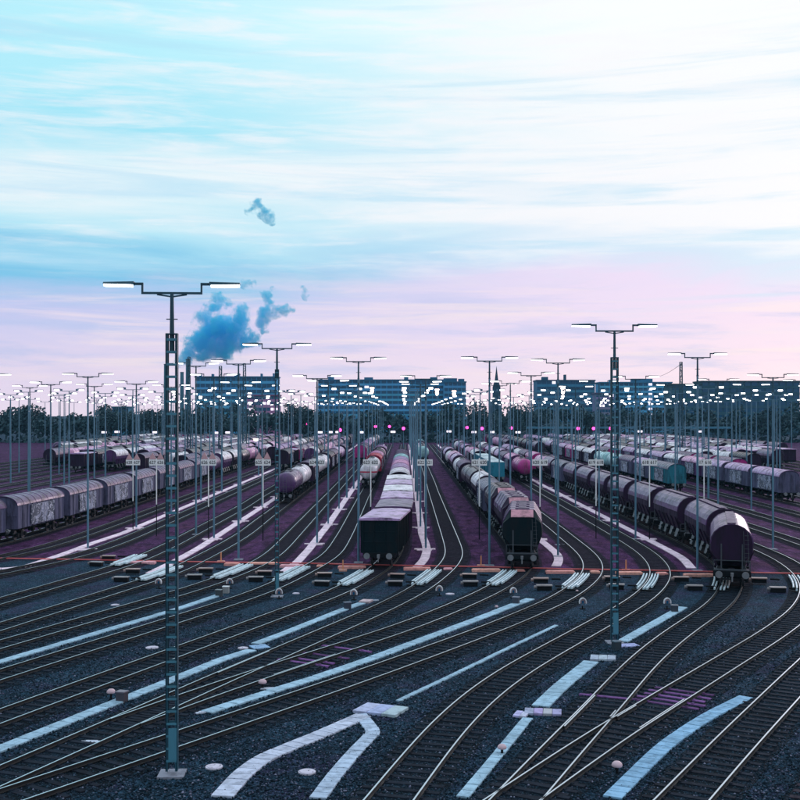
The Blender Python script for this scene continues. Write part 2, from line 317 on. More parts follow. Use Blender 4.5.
for nm, Q in LINES.items():
    ti += 1
    far = nm[0] in 'wx' or nm == 'a'
    if nm in TNAME: lab = 'steel railway track ' + TNAME[nm]
    elif nm == 'a': lab = 'railway track under the long grey covered wagon train'
    else: lab = '%s railway track beyond the %s, deep in the yard' % (ORD[int(nm[1:]) + 1], 'covered wagon train' if nm[0] == 'w' else 'long hopper train')
    t = thing('railway_track', lab, 'railway track', (float(Q[-2][0]), float(Q[-2][1]), 0.0), 0, 'tracks of the marshalling yard')
    ox, oy = t.location.x, t.location.y; TRK[nm] = t
    dz = 0.0015 * (ti % 9)
    yard = Q[Q[:, 1] > 84.5]; thr = Q[Q[:, 1] <= 86]
    for seg, mat in ((thr, 'ballast'), (yard, 'yard_ballast')):
        if len(seg) < 2: continue
        b = MB(); sweep(b, seg - [ox, oy], [(-1.50, 0.0), (-1.22, 0.03), (1.22, 0.03), (1.50, 0.0)], 0.006 + dz)
        tag(place('ballast_bed', b.mesh('ballast_bed', mat), t), kind='stuff')
    for sd_ in (-0.75, 0.75):
        b = MB(); sweep(b, offset(Q, sd_) - [ox, oy], RAILP, 0.07, lambda i: 1 if i == 6 else 0)
        place('rail', b.mesh('rail', ['rail_rust', 'rail_head']), t)
    seg = Q[:-1]; D = np.r_[0, np.cumsum(np.hypot(*np.diff(seg, axis=0).T))]
    T_, _ = normals(seg); rest = MB(); cnt = 0
    for s in np.arange(0.3, D[-1], 0.63):
        x = np.interp(s, D, seg[:, 0]); y = np.interp(s, D, seg[:, 1]); tx = np.interp(s, D, T_[:, 0]); ty = np.interp(s, D, T_[:, 1])
        px, py = proj(x, y)
        if py > 845 or px < -60 or px > 860 or y < 20: continue
        rz = math.atan2(-tx, ty); jr = random.uniform(-0.012, 0.012)
        if y < 78 and cnt < 300 and not far:
            g = random.uniform(0.7, 1.25); col = (0.013 * g, 0.020 * g, 0.034 * g)
            o = place('sleeper', sleeper_me, t, (x - ox, y - oy, dz), rz + jr, col); cnt += 1
            pb = PURPLE.get(nm)
            if pb and pb[0] < px < pb[1] and pb[2] < py < pb[3] and random.random() < .8: q_ = random.uniform(.5, 1.15); o.color = (0.19 * q_, 0.085 * q_, 0.26 * q_, 1); o.scale = (random.uniform(1.0, 1.2), 1, 1.02)
        else:
            c_, s_ = math.cos(rz), math.sin(rz)
            vs = [(c_ * u - s_ * v + x - ox, s_ * u + c_ * v + y - oy, z + dz) for u, v, z in slp2.v]; rest.add(vs, slp2.f)
    y = seg[-1][1] + 0.5
    while y < (200 if not far else 120):
        rest.add([(u + BX[nm] - ox, v + y - oy, z + dz) for u, v, z in slp2.v], slp2.f); y += 0.63
    if rest.v: tag(place('far_sleepers', rest.mesh('far_sleepers', 'sleeper'), t, col=(0.026, 0.022, 0.036)), kind='stuff')

for nm, (fx, fy), o_ in [('m', (622, 711), -0.66), ('n', (622, 711), 0.66), ('i', (277, 662), -0.66), ('j', (277, 662), 0.66), ('m', (622, 711), 0.66), ('n', (622, 711), -0.66)]:
    t = TRK[nm]; yc = gp(fx, fy, RT)[1]; Q = LINES[nm][:-1]; hl = 2.6 if (nm, o_) not in (('m', 0.66), ('n', -0.66)) else 1.3
    q = Q[(Q[:, 1] > yc - hl) & (Q[:, 1] < yc + hl)]
    b = MB(); sweep(b, offset(q, o_) - [t.location.x, t.location.y], RAILP, 0.075, lambda i: 1 if i == 6 else 0); place('check_rail', b.mesh('check_rail', ['rail_rust', 'rail_head']), t)
# loose stones of the near ballast, one mass
ns = 60000; rs = np.random.default_rng(4); yy = 31.0 + 36.0 * rs.random(ns) ** 1.5; xx = (rs.random(ns) - .5) * 0.76 * yy; rr = rs.uniform(.022, .062, ns)
base6 = np.array([(1, 0, 0), (0, 1, 0), (-1, 0, 0), (0, -1, 0), (0, 0, .8), (0, 0, -.5)]); tri8 = np.array([(0, 1, 4), (1, 2, 4), (2, 3, 4), (3, 0, 4), (1, 0, 5), (2, 1, 5), (3, 2, 5), (0, 3, 5)])
V = base6[None] * rr[:, None, None] * rs.uniform(.6, 1.35, (ns, 6, 1)); an = rs.random(ns) * 6.283
vx = V[:, :, 0] * np.cos(an)[:, None] - V[:, :, 1] * np.sin(an)[:, None] + xx[:, None]; vy = V[:, :, 0] * np.sin(an)[:, None] + V[:, :, 1] * np.cos(an)[:, None] + yy[:, None]
vz = V[:, :, 2] + (rr * .35 + .012)[:, None]; VV = np.stack([vx, vy, vz], -1).reshape(-1, 3); FF = (tri8[None] + (np.arange(ns) * 6)[:, None, None]).reshape(-1)
me = bpy.data.meshes.new('gravel'); me.vertices.add(len(VV)); me.vertices.foreach_set('co', VV.ravel()); me.loops.add(len(FF)); me.loops.foreach_set('vertex_index', FF)
me.polygons.add(len(FF) // 3); me.polygons.foreach_set('loop_start', np.arange(0, len(FF), 3)); me.polygons.foreach_set('loop_total', np.full(len(FF) // 3, 3)); me.materials.append(MATS['stone']); me.update(); me.validate()
tag(place('gravel', me), 'loose blue grey ballast stones between the near tracks', 'gravel', None, 'stuff')

# ------------------------------------------------------------------ cable troughs, slabs, red duct
slab_cache = {}
def slab_mesh(wd, ln, ht=0.07):
    k = (round(wd, 3), round(ln, 3), ht)
    if k not in slab_cache:
        b = MB(); e = 0.012
        b.loft([[(-wd / 2, -ln / 2, 0), (wd / 2, -ln / 2, 0), (wd / 2, ln / 2, 0), (-wd / 2, ln / 2, 0)], [(-wd / 2, -ln / 2, ht - e), (wd / 2, -ln / 2, ht - e), (wd / 2, ln / 2, ht - e), (-wd / 2, ln / 2, ht - e)],
                [(-wd / 2 + e, -ln / 2 + e, ht), (wd / 2 - e, -ln / 2 + e, ht), (wd / 2 - e, ln / 2 - e, ht), (-wd / 2 + e, ln / 2 - e, ht)]])
        slab_cache[k] = b.mesh('slab', 'concrete')
    return slab_cache[k]
def trough(label, W, wd, pitch, col, sig=1.2, maxn=150, farend=None):
    Q = smooth_line(W, 0.5, sig); D = np.r_[0, np.cumsum(np.hypot(*np.diff(Q, axis=0).T))]; T_, _ = normals(Q)
    t = thing('cable_trough', label, 'cable trough', (float(Q[0][0]), float(Q[0][1]), 0.005))
    me = slab_mesh(wd, pitch - 0.045); n = 0
    for s in np.arange(pitch / 2, D[-1], pitch):
        if n >= maxn: break
        x = np.interp(s, D, Q[:, 0]); y = np.interp(s, D, Q[:, 1]); rz = math.atan2(-np.interp(s, D, T_[:, 0]), np.interp(s, D, T_[:, 1]))
        g = random.uniform(0.86, 1.08)
        o = place('slab', me, t, (x - Q[0][0], y - Q[0][1], random.uniform(-0.006, 0.006)), rz + random.gauss(0, 0.006), tuple(c * g for c in col)); n += 1
    if farend:
        b = MB(); b.box(-wd / 2, wd / 2, Q[-1][1] - Q[0][1] + 0.2, farend - Q[0][1], 0, 0.06)
        tag(place('far_slabs', b.mesh('far_slabs', 'concrete'), t, (Q[-1][0] - Q[0][0], 0, 0), col=col), kind='stuff')
    return t
BLUE = (0.36, 0.53, 0.68); PINK = (0.90, 0.70, 0.83); PALE = (0.54, 0.58, 0.74)  # blue throat light and pink yard light are put into the concrete colours
def pw(pts): return [gp(x, y, 0.07) for x, y in pts]
trough('light blue cable trough crossing behind the tall mast, uppermost of the left ones', pw([(-40, 673), (92, 634), (170, 611), (190, 604.4), (222, 593.5)]), 0.55, 0.8, BLUE)
trough('blue cable trough from left edge to the jog beside a drain cover', pw([(-40, 764), (92, 711), (168, 681), (210, 663.75), (233.75, 654), (252, 650)]), 0.62, 0.8, BLUE)
trough('blue cable trough continuing right of the jog to a dwarf lantern', pw([(255, 643.5), (290, 630.5), (346, 607.8), (362.5, 602.5)]), 0.55, 0.8, BLUE)
trough('longest light blue cable trough crossing mid frame', pw([(206, 711.75), (280, 688), (320, 676), (380, 655), (490, 613.8), (515, 603.75), (530, 598.75)]), 0.62, 0.8, BLUE)
trough('thin light blue cable trough running up right from the big manhole slab', pw([(397.5, 700.5), (480, 661.5), (490, 656.25), (556, 625)]), 0.24, 1.0, BLUE)
trough('broad pale cable trough bending down at bottom left of the manhole slab', pw([(222, 796), (240, 775), (262, 757.5), (285, 748), (320, 734), (363, 715)]), 0.74, 0.55, PALE, 0.45)
trough('pale cable trough turning back below the big manhole slab', pw([(360, 713.5), (374, 731), (352, 754), (335, 774), (318, 797)]), 0.56, 0.5, (0.46, 0.56, 0.73), 0.18)
trough('narrow blue cable trough from bottom edge up to a broken slab cover', pw([(462, 797), (480.5, 775), (527, 718.5)]), 0.42, 0.6, BLUE)
trough('wide blue cable trough between the broken slab cover and the mast foot', pw([(540, 706), (560, 686), (590, 662)]), 0.75, 0.6, BLUE)
trough('light blue cable trough right of the foremost right mast foot', pw([(622, 641), (671, 613.5), (683, 606.5)]), 0.6, 0.8, BLUE)
trough('broad blue cable trough at the lower right edge', pw([(612, 797), (633.5, 775), (665, 744), (707, 715.5), (745, 697)]), 0.62, 0.55, (0.26, 0.46, 0.68))
PX = {'P1': -28.8, 'P2': -18.7, 'P3': -8.45, 'P4': 1.75, 'P5': 12.95, 'P6': 23.55}
PN = {'P1': [(-60, 570), (20, 568), (60, 555), (92, 543)], 'P2': [(150, 573), (176.7, 560), (200, 547)], 'P3': [(283, 572), (297.2, 562), (309, 549), (319.75, 535)],
      'P4': [(417, 567), (424.5, 559), (427, 550), (425.5, 543), (421.6, 533)], 'P5': [(556, 566), (559, 560), (557.5, 554), (548, 546)], 'P6': [(691.5, 568), (684, 559), (676.25, 554), (642.5, 536.3)]}
PL = {'P1': 'pale pink cable trough below the covered wagons', 'P2': 'pale pink cable trough at the 626 and 625 sign', 'P3': 'pale pink cable trough at the foot of the 624 and 623 sign', 'P4': 'pale pink cable trough right of the dark open wagon',
      'P5': 'pale pink cable trough right of the black hopper wagon', 'P6': 'pale pink cable trough beside the long hopper train'}
TROUGH = {}
for k in PX:
    near = pw(PN[k]); yl = near[-1][1]
    TROUGH[k] = trough(PL[k], near + [(PX[k], max(yl + 8, 112)), (PX[k], 165)], 0.75, 0.9, PINK, 1.2, 120, FAR)
def slab_thing(name, label, cat, px, py, sx, sy, ht, col, rz=0.0, parts=1):
    x, y = gp(px, py, ht); t = thing(name, label, cat, (x, y, 0.004), rz)
    for i in range(parts):
        wd = sx / parts; place('cover_plate', slab_mesh(wd - 0.015, sy, ht), t, (-sx / 2 + wd * (i + 0.5), random.uniform(-.04, .04), 0.002 * i), random.gauss(0, .01), tuple(c * random.uniform(.8, 1.1) for c in col))
    return t
slab_thing('manhole_cover', 'large pale rectangular manhole slab where the troughs meet', 'manhole cover', 381, 708.5, 1.9, 1.35, 0.12, (0.50, 0.52, 0.72), R(-24), 3)
slab_thing('manhole_cover', 'ragged lavender slab cover on the trough at lower centre right', 'manhole cover', 543, 711, 1.5, 0.8, 0.1, (0.42, 0.42, 0.64), R(-8), 4)
slab_thing('manhole_cover', 'small white plate beside the ragged lavender slab cover', 'manhole cover', 521, 713.5, 0.55, 0.75, 0.09, (0.62, 0.66, 0.80), R(-20), 2)
slab_thing('manhole_cover', 'pale slab cover in front of the foremost right mast', 'manhole cover', 603, 657, 1.25, 1.0, 0.1, (0.44, 0.52, 0.70), R(-12), 3)
slab_thing('manhole_cover', 'pale plate right behind the foremost right mast foot', 'manhole cover', 628, 645, 1.1, 0.7, 0.06, (0.42, 0.54, 0.70), R(15), 1)
slab_thing('manhole_cover', 'small pale plate at the jog of the blue trough', 'manhole cover', 260, 646.5, 0.9, 0.9, 0.06, (0.34, 0.48, 0.66), R(25), 1)
slab_thing('manhole_cover', 'pink plate at the upper end of the short blue trough by the lantern', 'manhole cover', 366, 600.3, 0.7, 0.9, 0.12, (0.60, 0.44, 0.56), R(-18), 1)
# round drain covers
lid = MB(); lid.rod((0, 0, 0), (0, 0, 0.05), 0.30, 20); lid.rod((0, 0, 0.05), (0, 0, 0.065), 0.24, 20); lid_me = lid.mesh('drain_cover', 'concrete')
for px, py, sc, lab in [(214, 766, 1.0, 'round white drain cover at bottom left'), (307, 771, 1.0, 'round white drain cover left of the branching pale trough'), (152, 647, 1.1, 'round drain cover just left of the tall mast'),
                        (243, 647.5, 0.9, 'round drain cover beside the jog of the blue trough'), (115, 604.5, 0.9, 'round drain cover near the left edge between upper tracks'), (296, 593, 0.8, 'round drain cover right of the second left mast foot'),
                        (556, 557.5, 0.7, 'small round cover at the pink trough end'), (450, 593.5, 1.0, 'flat pale cover beside the lantern at mid frame')]:
    x, y = gp(px, py, 0.06); o = tag(place('drain_cover', lid_me, None, (x, y, 0.003), 0, (0.60, 0.56, 0.68)), lab, 'drain cover'); o.scale = (sc, sc, 1)
# red duct
rd = thing('red_cable_duct', 'red painted cable duct running across all the tracks', 'cable duct', (0, 88, 0.0))
for i in range(len(red_w) - 1):
    b = MB(); a, c = red_w[i], red_w[i + 1]; b.bar((a[0], a[1] - 88, 0.115), (c[0], c[1] - 88, 0.115), 0.22, 0.07); place('duct_section', b.mesh('duct_section', 'plain'), rd, col=(0.62, 0.10, 0.11))
PINKS = [(137, 562, 3.0), (232, 563.5, 1.2), (262, 563, 2.4), (292, 565.3, 1.9), (320, 565.6, 0.5), (352, 566.5, 2.2), (417, 568, 2.1), (448, 568.6, 0.7), (486, 569.5, 2.2), (520, 570, 0.7), (560, 571.2, 2.2), (595, 571.5, 0.7), (629, 572.3, 2.0), (662, 573, 0.8), (700, 574.5, 2.4)]
for i, (px, py, wd) in enumerate(PINKS):
    x, y = gp(px, py, 0.15); b = MB(); b.box(-wd / 2, wd / 2, -0.35, 0.35, 0, 0.16); b.box(-wd / 2 + .06, wd / 2 - .06, -0.28, 0.28, 0.16, 0.2)
    tag(place('duct_box', b.mesh('duct_box', 'concrete'), None, (x, y, 0.0), 0, random.choice([(0.80, 0.36, 0.34), (0.85, 0.42, 0.36), (0.78, 0.40, 0.46)])), '%s salmon pink junction box from left along the red cable duct' % ORD[i + 1], 'junction box', 'junction boxes along the red duct')
for px, py, lab in [(221, 562.5, 'thin orange marker post left of the second mast'), (343, 571, 'orange marker post in front of the white tank track'), (481, 566.5, 'orange marker post left of the black hopper wagon'), (626, 571, 'orange marker post right of the foremost right mast')]:
    x, y = gp(px, py); t = thing('marker_post', lab, 'marker post', (x, y, 0)); b = MB(); b.box(-.05, .05, -.05, .05, 0, 0.85); place('post', b.mesh('post', 'plain'), t, col=(0.75, 0.30, 0.16))
    b = MB(); b.box(-.3, .3, -.2, .2, 0, 0.14); place('foot_block', b.mesh('foot_block', 'concrete'), t, col=(0.7, 0.36, 0.3))

# ------------------------------------------------------------------ retarders
RN = {'d': 'at the left edge', 'e': 'behind the tall left mast', 'f': 'left of the orange marker post track', 'g': 'at the second left mast', 'h': 'before the dark open wagon', 'i': 'right of the dark open wagon',
      'j': 'before the black hopper wagon', 'k': 'left of the foremost right mast', 'l': 'right of the foremost right mast', 'm': 'at the right edge', 'n': 'beyond the right edge'}
RY = {'d': 86.5, 'e': 79.5, 'f': 80.5, 'g': 79, 'h': 77, 'i': 77, 'j': 77, 'k': 75, 'l': 75, 'm': 74.5, 'n': 74}
act = MB(); act.box(-0.75, 0.35, -0.26, 0.26, 0.30, 0.36); act.box(-0.7, 0.3, -0.2, 0.2, 0.0, 0.3, 1); act.rod((-0.9, 0, 0.2), (-.7, 0, 0.2), 0.12, 10); act.rod((0.55, 0, 0.28), (1.2, 0, 0.26), 0.06, 8, 1); act_me = act.mesh('actuator', ['steel', 'dark_steel'])
for nm, y0 in RY.items():
    Q = LINES[nm][:-1]; lf = offset(Q, -0.75); seg = lf[(lf[:, 1] > y0) & (lf[:, 1] < y0 + 7.6)]
    bx_, by_ = seg[0]; t = thing('rail_retarder', 'bank of pale steel retarder beams on the track ' + RN[nm], 'retarder', (float(bx_), float(by_), 0), 0, 'rail retarders before the yard')
    for o_, ext in ((-0.42, 1.0), (-0.2, 0), (0.2, 0), (0.42, 0), (0.62, 1.2)):
        q = seg[(seg[:, 1] > y0 + ext)]; b = MB(); sweep(b, offset(q, o_) - [bx_, by_], [(-.055, 0), (-.055, .14), (-.035, .16), (.035, .16), (.055, .14), (.055, 0)], 0.13)
        place('retarder_beam', b.mesh('retarder_beam', 'steel'), t, col=(0.62, 0.76, 0.86))
    for k in range(4):
        q = seg[int((len(seg) - 1) * k / 3.01)]; b = MB(); b.box(-0.55, 0.75, -0.12, 0.12, 0.02, 0.15); place('support', b.mesh('support', 'dark_steel'), t, (q[0] - bx_, q[1] - by_, 0), -0.3)
    for k, (ox, oy) in enumerate(((-1.2 + random.uniform(-.15, .1), 0.5 + random.uniform(-.3, .5)), (-1.05 + random.uniform(-.2, .1), 3.4 + random.uniform(-.5, .8)))):
        place('actuator', act_me, t, (ox, oy, 0.02 + .08 * k), R(random.uniform(-12, 2)), (0.24, 0.22, 0.24) if k == 0 else (0.36, 0.24, 0.23))

# ------------------------------------------------------------------ dwarf lanterns, point boxes, mushroom vents
lant = []
b = MB(); b.rod((0, 0, 0), (0, 0, 0.22), 0.05, 8); b.box(-.2, .2, -.14, .14, 0, .06); lant.append(('foot', b.mesh('foot', 'dark_steel'), None))
b = MB(); arc = [(0.24 * math.cos(a), 0.24 * math.sin(a) + 0.46) for a in np.linspace(-0.3, math.pi + 0.3, 13)]
b.loft([[(x, -0.10, z) for x, z in arc], [(x, 0.10, z) for x, z in arc]]); lant.append(('housing', b.mesh('housing', 'plain'), (0.30, 0.22, 0.25)))
b = MB()
for i in range(12):
    b.bar((arc[i][0] * 1.12, -0.10, (arc[i][1] - .46) * 1.12 + .46), (arc[i + 1][0] * 1.12, -0.10, (arc[i + 1][1] - .46) * 1.12 + .46), 0.14, 0.07)
lant.append(('hood', b.mesh('hood', 'plain'), (0.78, 0.76, 0.82)))
b = MB(); b.rod((0, -0.115, 0.47), (0, -0.10, 0.47), 0.10, 12); lant.append(('lens', b.mesh('lens', 'window_glass'), None))
for px, py, lab in [(159, 588.5, 'left of the tall mast'), (229.5, 588.5, 'left of the second mast at a trough end'), (279, 599, 'at the foot of the second left mast'), (354, 600, 'left of the pink plate below the dark wagon'), (439.5, 596, 'at mid frame beside a flat cover'),
                    (513, 598, 'below the black hopper wagon'), (582.5, 609, 'left of the foremost right mast'), (667, 609, 'above the light blue trough at right')]:
    x, y = gp(px, py); t = thing('dwarf_lantern', 'small white hooded dwarf lantern ' + lab, 'dwarf signal', (x, y, 0), random.uniform(-.3, .3), 'dwarf lanterns of the throat')
    for n_, me, c in lant: place(n_, me, t, col=c)
    t.scale = (.8, .8, .95)
b = MB(); b.box(-.2, .2, -.16, .16, 0, .42); bxm = b.mesh('case', 'steel'); b = MB(); b.box(-.23, .23, -.19, .19, .42, .47); bxl = b.mesh('lid', 'steel')
for px, py, lab, col in [(219, 596.5, 'dark grey point box on the trough end left of the second mast', (0.05, 0.06, 0.07)), (226, 593, 'pale point box next to the dwarf lantern left of the second mast', (0.35, 0.36, 0.38)), (347.5, 609.5, 'small dark point box standing on the blue trough below the wagon', (0.04, 0.05, 0.08)),
                         (516, 604, 'dark point box at the end of the longest trough', (0.06, 0.07, 0.1)), (674.5, 612.5, 'dark point box on the trough at right', (0.04, 0.05, 0.07)), (122, 702, 'dark box standing on the blue trough at left', (0.07, 0.06, 0.08)), (616.5, 650, 'dark box at the foot of the foremost right mast', (0.03, 0.05, 0.07))]:
    x, y = gp(px, py); t = thing('point_box', lab, 'point box', (x, y, 0), random.uniform(-.4, .4)); place('case', bxm, t, col=col); place('lid', bxl, t, col=tuple(min(1, c * 2.2) for c in col))
b = MB(); b.rod((0, 0, 0), (0, 0, 0.28), 0.05, 8); vs_ = b.mesh('stem', 'dark_steel')
b = MB(); rr = [[(r * math.cos(a), r * math.sin(a), z) for a in np.linspace(0, 2 * math.pi, 13)[:-1]] for r, z in ((0.17, .26), (0.19, .30), (.17, .36), (.11, .42), (.03, .44))]; b.loft(rr, 0, True); vc_ = b.mesh('cap', 'plain')
for px, py, lab, s_ in [(111, 699, 'pink mushroom vent near the left edge above the blue trough', 1), (262.5, 689, 'pink mushroom vent above the longest trough', 1), (502, 755, 'pink mushroom vent on the narrow trough at the bottom', .9), (617, 774, 'pink mushroom vent at the bottom edge right of centre', 1), (496.5, 609.5, 'tiny pale vent above the longest trough near its right end', .6), (577, 593, 'tiny pale vent at a rail left of the foremost right mast', .5)]:
    x, y = gp(px, py); t = thing('mushroom_vent', lab, 'vent', (x, y, 0)); place('stem', vs_, t); place('cap', vc_, t, col=(0.60, 0.42, 0.48)); t.scale = (s_,) * 3
# small rubbish and shards
b = MB(); b.box(-.5, .5, -.1, .1, 0, .05); b.box(-.35, .1, .1, .22, 0, .04); shard = b.mesh('board', 'concrete')
for px, py, lab, rz in [(272, 689.5, 'pale broken board beside the mushroom vent above the longest trough', .1), (207, 712.5, 'pale stub plate at the left end of the longest trough', .6), (94, 743, 'small pale board at the left edge beside a rail', 0), (371, 601, 'pale scrap by the pink plate', .2), (560, 545, 'pale board near the black hopper wagon', .3)]:
    x, y = gp(px, py); tag(place('board', shard, None, (x, y, 0.01), rz, (0.5, 0.55, 0.68)), lab, 'board')

# ------------------------------------------------------------------ lamp masts
def mast_specs(H, hw=0.2):
    # full version: lattice post of two channels with battens, pipe, arm, two lamp heads
    zl = H - 1.35; b = MB(); d = hw * .65; fl = hw * .4
    if hw > .1:
        for sx in (-1, 1):
            b.box(min(sx * hw, sx * (hw - .035)), max(sx * hw, sx * (hw - .035)), -d, d, 0.15, zl)
            for sy in (-1, 1): b.box(min(sx * hw, sx * (hw - fl)), max(sx * hw, sx * (hw - fl)), min(sy * d, sy * (d - .02)), max(sy * d, sy * (d - .02)), 0.15, zl)
    else: b.rod((0, 0, 0.15), (0, 0, zl), hw, 10, 0, hw * .85)
    post = b.mesh('lattice_post' if hw > .1 else 'lower_pole', 'mast_steel' if hw > .1 else 'far_steel')
    b = MB(); z = 0.45
    while z < zl - 0.1 and hw > .1:
        for sy in (-d - .005, d - .007): b.box(-hw + .03, hw - .03, sy, sy + 0.012, z, z + 0.075)
        z += 0.40
    bat = None
    if hw > .1: b.box(-hw * .5, hw * .9, -d - .02, -d - .01, 0.5, 1.55); bat = b.mesh('battens', 'batten_steel')
    b = MB(); b.rod((0, 0, zl - 0.6), (0, 0, H), min(hw, 0.085), 10, 0, 0.06); b.box(-hw, hw, -d, d, zl, zl + .04)
    z = zl + .5
    while z < H - .3: b.rod((-.19, 0, z), (.19, 0, z), .018, 6); z += .75
    pole = b.mesh('upper_pole', 'mast_steel')
    b = MB(); b.box(-1.02, 1.02, -.04, .04, H - .04, H + .03)
    for sx in (-1, 1):
        b.box(min(sx * 1.02, sx * .96), max(sx * 1.02, sx * .96), -.04, .04, H + .03, H + .28); b.box(min(sx * .96, sx * 1.34), max(sx * .96, sx * 1.34), -.045, .045, H + .25, H + .33)
        b.bar((sx * .02, 0, H - .12), (sx * .5, 0, H - .05), .05, .05)
    arm = b.mesh('cross_arm', 'mast_steel')
    b = MB(); b.loft([[(1.26, y, H + z) for y, z in ((-.15, .25), (.15, .25), (.12, .36), (-.12, .36))], [(2.28, y, H + z) for y, z in ((-.15, .27), (.15, .27), (.09, .34), (-.09, .34))]]); head = b.mesh('lamp_head', 'mast_steel')
    b = MB(); b.loft([[(1.32, y, H + z) for y, z in ((-.12, .19), (.12, .19), (.12, .252), (-.12, .252))], [(2.26, y, H + z) for y, z in ((-.12, .21), (.12, .21), (.12, .27), (-.12, .27))]]); dif = b.mesh('diffuser', 'lamp_light')
    b = MB(); b.box(-.3 - hw * .7, .3 + hw * .7, -.3 - hw * .7, .3 + hw * .7, 0, .07); foot = b.mesh('footing', 'concrete')
    return post, bat, pole, arm, head, dif, foot
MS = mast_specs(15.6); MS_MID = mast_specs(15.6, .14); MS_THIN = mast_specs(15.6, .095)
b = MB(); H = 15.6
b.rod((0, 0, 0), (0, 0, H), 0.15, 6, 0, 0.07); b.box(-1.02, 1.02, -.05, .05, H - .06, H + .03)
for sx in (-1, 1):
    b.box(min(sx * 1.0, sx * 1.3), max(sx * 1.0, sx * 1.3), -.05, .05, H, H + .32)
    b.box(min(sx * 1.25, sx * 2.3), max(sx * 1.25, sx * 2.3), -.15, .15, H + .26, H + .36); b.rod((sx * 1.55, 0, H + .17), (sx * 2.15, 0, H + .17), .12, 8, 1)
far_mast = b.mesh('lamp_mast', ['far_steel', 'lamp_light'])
def full_mast(x, y, label, h=None, rz=0.0, spec=None):
    t = thing('lamp_mast', label, 'lamp mast', (x, y, 0), rz, 'double-arm lamp masts of the yard'); post, bat, pole, arm, head, dif, foot = spec or MS_THIN
    t.scale = (1, 1, (h or 15.6) / 15.6)
    for n_, me in ((post.name.split('.')[0], post), ('upper_pole', pole), ('cross_arm', arm)): place(n_, me, t)
    (tag(place('battens', bat, t), kind='stuff') if bat else None); place('footing', foot, t, col=(0.26, 0.27, 0.34))
    for rz2 in (0, math.pi): hd_ = place('lamp_head', head, t, (0, 0, 0), rz2); place('diffuser', dif, hd_)
    return t
def mast_px(xb, yb, ytop, label, rz=0.0, spec=None):
    x, y = gp(xb, yb); full_mast(x, y, label, CAMZ + (VY - ytop) * y / F, rz, spec)
mast_px(172, 775, 293, 'tallest foremost lattice lamp mast at left, footing at the bottom edge', R(3), MS)
mast_px(614.5, 643, 331, 'foremost lattice lamp mast on the right, standing among the throat tracks', R(2), MS)
mast_px(277, 597, 348.5, 'second lattice lamp mast from left, foot beside a dwarf lantern', R(2), MS_MID)
mast_px(358.5, 563, 361.5, 'lamp mast just left of the dark open wagon')
mast_px(489.5, 566, 361, 'lamp mast just left of the black hopper wagon')
mast_px(558, 557, 363, 'lamp mast at the pink trough right of the black hopper wagon')
mast_px(238.5, 560, 364, 'lamp mast at the red duct left of the second mast')
mast_px(697.5, 571, 357.5, 'lamp mast at the right edge beside the long hopper train')
mast_px(196, 535, 366, 'lamp mast between the two leftmost empty tracks by the tall mast')
rows = {-9: -100, -8: -89.8, -7: -79.6, -6: -69.6, -5: -59.4, -4: -49.2, -3: -39.2, -2: -28.7, -1: -18.6, 0: -8.35, 1: 1.75, 2: 12.2, 3: 22.4, 4: 33.2, 5: 43.6, 6: 54.1, 7: 64.6, 8: 75.1, 9: 85.6, 10: 96}
for k, X in rows.items():
    c = k - 1; rn = 'centre lamp row' if c == 0 else '%s lamp row %s of centre' % (ORD[abs(c)], 'left' if c < 0 else 'right')
    Y = 99 + (abs(c) % 3) * 4.0; n = 0
    if k in (2,): Y = 107
    while Y < 430:
        px, _ = proj(X, Y)
        if -20 < px < 820:
            n += 1; lab = 'lamp mast, %s from near end of the %s' % (ORD[n], rn)
            pk = {-2: 'P1', -1: 'P2', 0: 'P3', 1: 'P4', 2: 'P5', 3: 'P6'}.get(k)
            if pk and Y < 230:
                tt = TROUGH[pk]; g = random.uniform(.85, 1.05)
                for oy_, ww_ in ((0.0, 1.9), (-.75, 1.35)): place('cross_plate', slab_mesh(ww_, .5, .085), tt, (PX[pk] - tt.location.x + random.uniform(-.15, .15), Y + oy_ - tt.location.y, .002), random.gauss(0, .05), tuple(c * g for c in PINK))
            xx = X + random.gauss(0, .12); h = 15.6 + random.gauss(0, .12)
            if Y < 150: full_mast(xx, Y, lab, h, random.gauss(0, .03))
            else:
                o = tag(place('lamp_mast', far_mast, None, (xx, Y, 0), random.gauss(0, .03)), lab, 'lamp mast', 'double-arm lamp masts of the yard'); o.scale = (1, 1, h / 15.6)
        Y += 18.3 + random.gauss(0, .5) + (9 if Y > 190 else 0)

